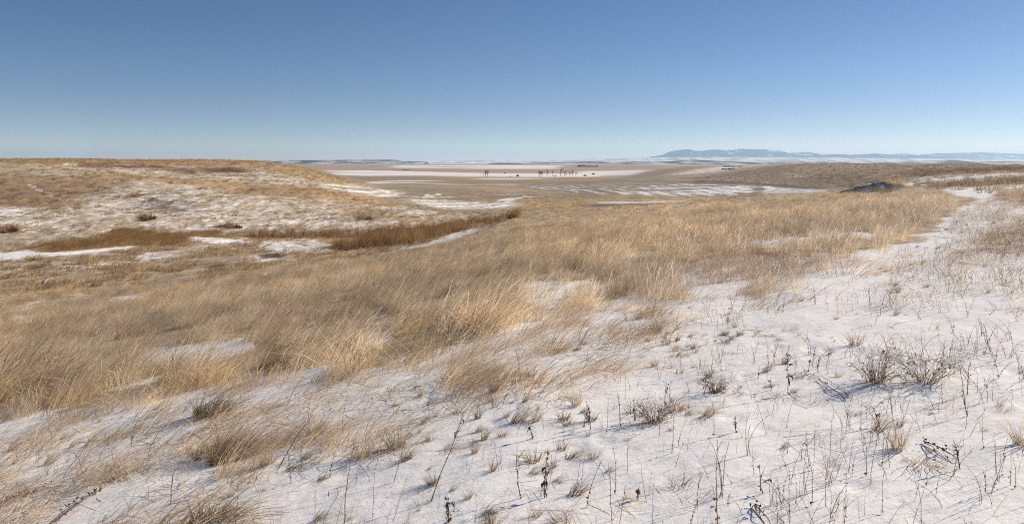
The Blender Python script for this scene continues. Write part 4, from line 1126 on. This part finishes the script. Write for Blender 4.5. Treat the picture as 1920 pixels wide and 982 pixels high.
# ------------------------------------------------------------------ bare trees on the plain
def bare_tree(px, py, hp, wp, label, lean=0.0, stems=1, group='bare trees on the snowy plain', extra=False):
    (x, y, z), H = spot(px, py, hp); W = wp * y / F
    o = bpy.data.objects.new('bare_tree', None); COL.objects.link(o); o.location = (x, y, z); o.empty_display_size = 1
    setp(o, label, 'tree', group)
    gt = Geo(); gc_ = Geo()
    for s in range(stems):
        off = (s - (stems - 1) / 2) * W * .22
        k = 6; t = np.linspace(0, 1, k)
        T = np.stack([off + (lean + off / W * .6) * H * .55 * t + rng.normal(0, .02, k) * H * t, rng.normal(0, .02, k) * H * t, H * .55 * t - .2], 1)
        gt.tubes(T[None], np.linspace(H * .036, H * .018, k)[None], 6)
        lvl = [(T[i], 1.0) for i in (2, 3, 3, 4, 4, 4, 5, 5, 5)]
        for p0, _ in lvl:
            a = rng.uniform(0, 6.28); out = rng.uniform(.10, .50) * W; up = rng.uniform(.18, .42) * H
            tt = np.linspace(0, 1, 6)[:, None]
            L = p0 + np.array([math.cos(a) * out, math.sin(a) * out, 0]) * tt + np.array([0, 0, up]) * tt ** .8 + np.cumsum(rng.normal(0, .012 * H, (6, 3)), 0) * tt
            gc_.tubes(L[None], np.linspace(H * .016, H * .007, 6)[None], 4)
            m = 24; q = L[rng.integers(2, 6, m)]
            d = rng.normal(0, 1, (m, 3)); d[:, 2] = np.abs(d[:, 2]) + .5; d /= np.linalg.norm(d, axis=1, keepdims=True)
            tw = q[:, None] + d[:, None] * (np.linspace(0, 1, 4)[None, :, None] * rng.uniform(.06, .16, (m, 1, 1)) * H) + np.cumsum(rng.normal(0, .008 * H, (m, 4, 3)), 1) * np.array([1, 1, .5])
            gc_.tubes(tw, H * .0032, 3)
    if extra:
        tt = np.linspace(0, 1, 5)[:, None]
        gt.tubes((np.array([-W * .75, 0, -.1]) + np.array([W * .35, 0, H * .42]) * tt)[None], H * .010, 4)
        gt.tubes((np.array([-W * .9, 0, -.1]) + np.array([0, 0, H * .5]) * tt)[None], H * .006, 4)
    link('trunk', gt.mesh('trunk'), M_bark, o)
    link('crown', gc_.mesh('crown'), M_bark, o)
for a in [
    (912, 333, 15.5, 12, 'lone bushy bare tree with a leaning limb on the snow, leftmost on the plain', .05, 2, True),
    (1014, 331.7, 13, 10, 'dense many-stemmed bare tree at the left end of the row', 0, 3, False),
    (1025, 331, 13, 8, 'right-leaning bare tree second in the row', .35, 1, False),
    (1036, 330.7, 12.5, 8, 'upright bare tree with a fan crown third in the row', 0, 1, False),
    (1051, 331, 16.5, 9, 'tallest bare tree, just right of the gap in the row', .12, 1, False),
    (1058, 330.6, 12.5, 8, 'bare tree right beside the tallest one', .1, 1, False),
    (1062, 330.5, 6, 4, 'smallest sapling in the row of bare trees', 0, 1, False),
    (1068.5, 330.5, 9.5, 6, 'short bare tree left of the narrow upright one', -.05, 1, False),
    (1073, 330.5, 13, 5, 'narrow upright bare tree near the right end of the row', .05, 1, False),
    (1078, 329.8, 8, 8, 'low right-leaning bare tree ending the row', .5, 1, False)]:
    bare_tree(a[0], a[1], a[2], a[3], a[4], a[5], a[6], 'bare trees on the snowy plain', a[7])

def shrub(px, py, w, h, label, m=None):
    (x, y, z), H = spot(px, py, h); W = w * y / F
    g = Geo(); n = 130
    a = rng.uniform(0, 6.28, n); r = W * .42 * np.sqrt(rng.random(n)); zz = .8 * H * rng.random(n) * np.sqrt(np.maximum(.05, 1 - (r / (W * .5)) ** 2))
    g.blobs(np.stack([r * np.cos(a), r * np.sin(a), zz], 1), rng.uniform(.06, .12, n) * min(W, H * 2))
    o = link('shrub', g.mesh('shrub'), m or M_brush); o.location = (x, y, z)
    return setp(o, label, 'shrub')
shrub(970.5, 331, 5.5, 4.5, 'dark rounded shrub on the white field right of the lone tree')
shrub(946.5, 325.2, 3.6, 2, 'tiny dark shrub at the far edge of the white field')
shrub(957, 331.6, 3, 1.4, 'faint low shrub left of the dark rounded shrub')
shrub(1041, 331, 5, 2, 'flat dark shrub under the gap in the tree row')
shrub(1097, 330.2, 6, 3, 'low spreading shrub right of the tree row')
shrub(1112.5, 327.3, 7, 3, 'pale thin shrub furthest right beyond the tree row')
for px in (757, 761, 765):
    shrub(px, 319.2, 3.0, 1.6, 'dark speck far out on the left plain', M_conifer)['group'] = 'far specks on the left plain'  # tiny farm-like specks, built as shrub shapes

# conifers of the far shelterbelt and round the farm
def conifer(px, py, w, h, label, group):
    (x, y, z), H = spot(px, py, h); W = w * y / F
    o = bpy.data.objects.new('conifer', None); COL.objects.link(o); o.location = (x, y, z)
    setp(o, label, 'tree', group)
    g = Geo(); g.tubes(np.array([[(0, 0, -.3), (0, 0, H * .3)]]), H * .03, 5)
    link('trunk', g.mesh('trunk'), M_bark, o)
    g = Geo(); n = 90
    f = rng.random(n) ** 1.3; a = rng.uniform(0, 6.28, n); r = W * .5 * (1 - f * .85) * np.sqrt(rng.random(n))
    g.blobs(np.stack([r * np.cos(a), r * np.sin(a), H * (.08 + .9 * f)], 1), W * .16 * (1 - .5 * f))
    link('crown', g.mesh('crown'), M_conifer, o)
for i in range(24):
    px = 1084 + i * 1.62 + rng.normal(0, .4)
    conifer(px, 310.6, rng.uniform(2.0, 3.2), rng.uniform(1.8, 3.4) * (1.25 if px < 1096 else .85), 'dark conifer in the long shelterbelt on the far plain', 'conifers of the far shelterbelt')
for px, py, w, h in ((1358, 313, 4, 3.2), (1362, 313, 4, 2.6), (1367, 313, 4.5, 2.4), (1373, 313.4, 4, 1.8), (1377, 313.6, 3, 1.4), (1386, 313, 3, 2.2), (1390, 313, 3, 2.2)):
    conifer(px, py, w, h, 'dark conifer behind the farm sheds on the knoll', 'farmyard conifers')

# farm sheds
M_shed = plain('grey_shed_wall', (.20, .19, .20), (.26, .25, .26), .5)
M_roof = plain('shed_roof', (.42, .42, .44), (.55, .55, .56), .5)
M_door = plain('shed_door', (.09, .09, .10), (.12, .12, .13), .5)
def shed(px, py, wpx, hpx, label):
    (x, y, z), H = spot(px, py, hpx); W = wpx * y / F; D = 6.0
    o = bpy.data.objects.new('farm_shed', None); COL.objects.link(o); o.location = (x, y, z - .1)
    setp(o, label, 'shed')
    e = H * .68; w = W / 2
    V = np.array([(-w, 0, 0), (w, 0, 0), (w, D, 0), (-w, D, 0), (-w, 0, e), (w, 0, e), (w, D, e), (-w, D, e), (-w, D / 2, H * .97), (w, D / 2, H * .97)])
    me = bpy.data.meshes.new('wall'); me.from_pydata([tuple(v) for v in V], [], [(0, 1, 5, 4), (2, 3, 7, 6), (1, 2, 6, 9, 5), (3, 0, 4, 8, 7)]); me.update()
    link('wall', me, M_shed, o)
    ov = .3; th = .12
    V = []
    for yy, zz in ((-ov, e - .1), (D / 2, H), (D + ov, e - .1)):
        for xx in (-w - ov, w + ov): V += [(xx, yy, zz), (xx, yy, zz + th)]
    me = bpy.data.meshes.new('roof')
    me.from_pydata(V, [], [(1, 3, 7, 5), (5, 7, 11, 9), (0, 4, 6, 2), (4, 8, 10, 6), (0, 1, 5, 4), (4, 5, 9, 8), (2, 6, 7, 3), (6, 10, 11, 7), (0, 2, 3, 1), (8, 9, 11, 10)]); me.update()
    link('roof', me, M_roof, o)
    for dx in (-.45 * w, .45 * w):
        dm = bpy.data.meshes.new('door'); a, b, c = dx - w * .18, dx + w * .18, e * .85
        dm.from_pydata([(a, -.06, 0), (b, -.06, 0), (b, -.06, c), (a, -.06, c), (a, 0, 0), (b, 0, 0), (b, 0, c), (a, 0, c)], [], [(0, 1, 2, 3), (0, 4, 5, 1), (3, 2, 6, 7), (0, 3, 7, 4), (1, 5, 6, 2)]); dm.update()
        link('door', dm, M_door, o)
shed(1361, 318, 9, 2.6, 'grey farm shed, left of the two on the far knoll')
shed(1374, 318, 10, 2.8, 'darker grey farm shed, right of the two on the far knoll')

# fence posts on the skyline
M_post = plain('weathered_post', (.10, .08, .065), (.17, .14, .12), 8)
def post(px, top, label, lean):
    u = (px - PX0) / F; Ys = np.linspace(120, 420, 1500); zz = ground(u * Ys, Ys); i = int(np.argmin(PY0 - F * zz / Ys))
    x, y, z = u * Ys[i], Ys[i], zz[i]; H = (PY0 - top) / F * y - z
    g = Geo(); k = 7
    P = np.stack([np.linspace(0, lean * H, k), np.zeros(k), np.linspace(-.4, H, k)], 1) + rng.normal(0, .01, (k, 3))
    g.tubes(P[None], np.array([[.11, .11, .105, .10, .10, .095, .07]]), 8)
    o = link('fence_post', g.mesh('fence_post'), M_post); o.location = (x, y, z)
    setp(o, label, 'post', 'posts on the left skyline')
post(261, 296.5, 'slightly leaning thin post on the left skyline, left of two', .12)
post(281.5, 295.6, 'upright thin post on the left skyline, right of two', 0)
print('script done')
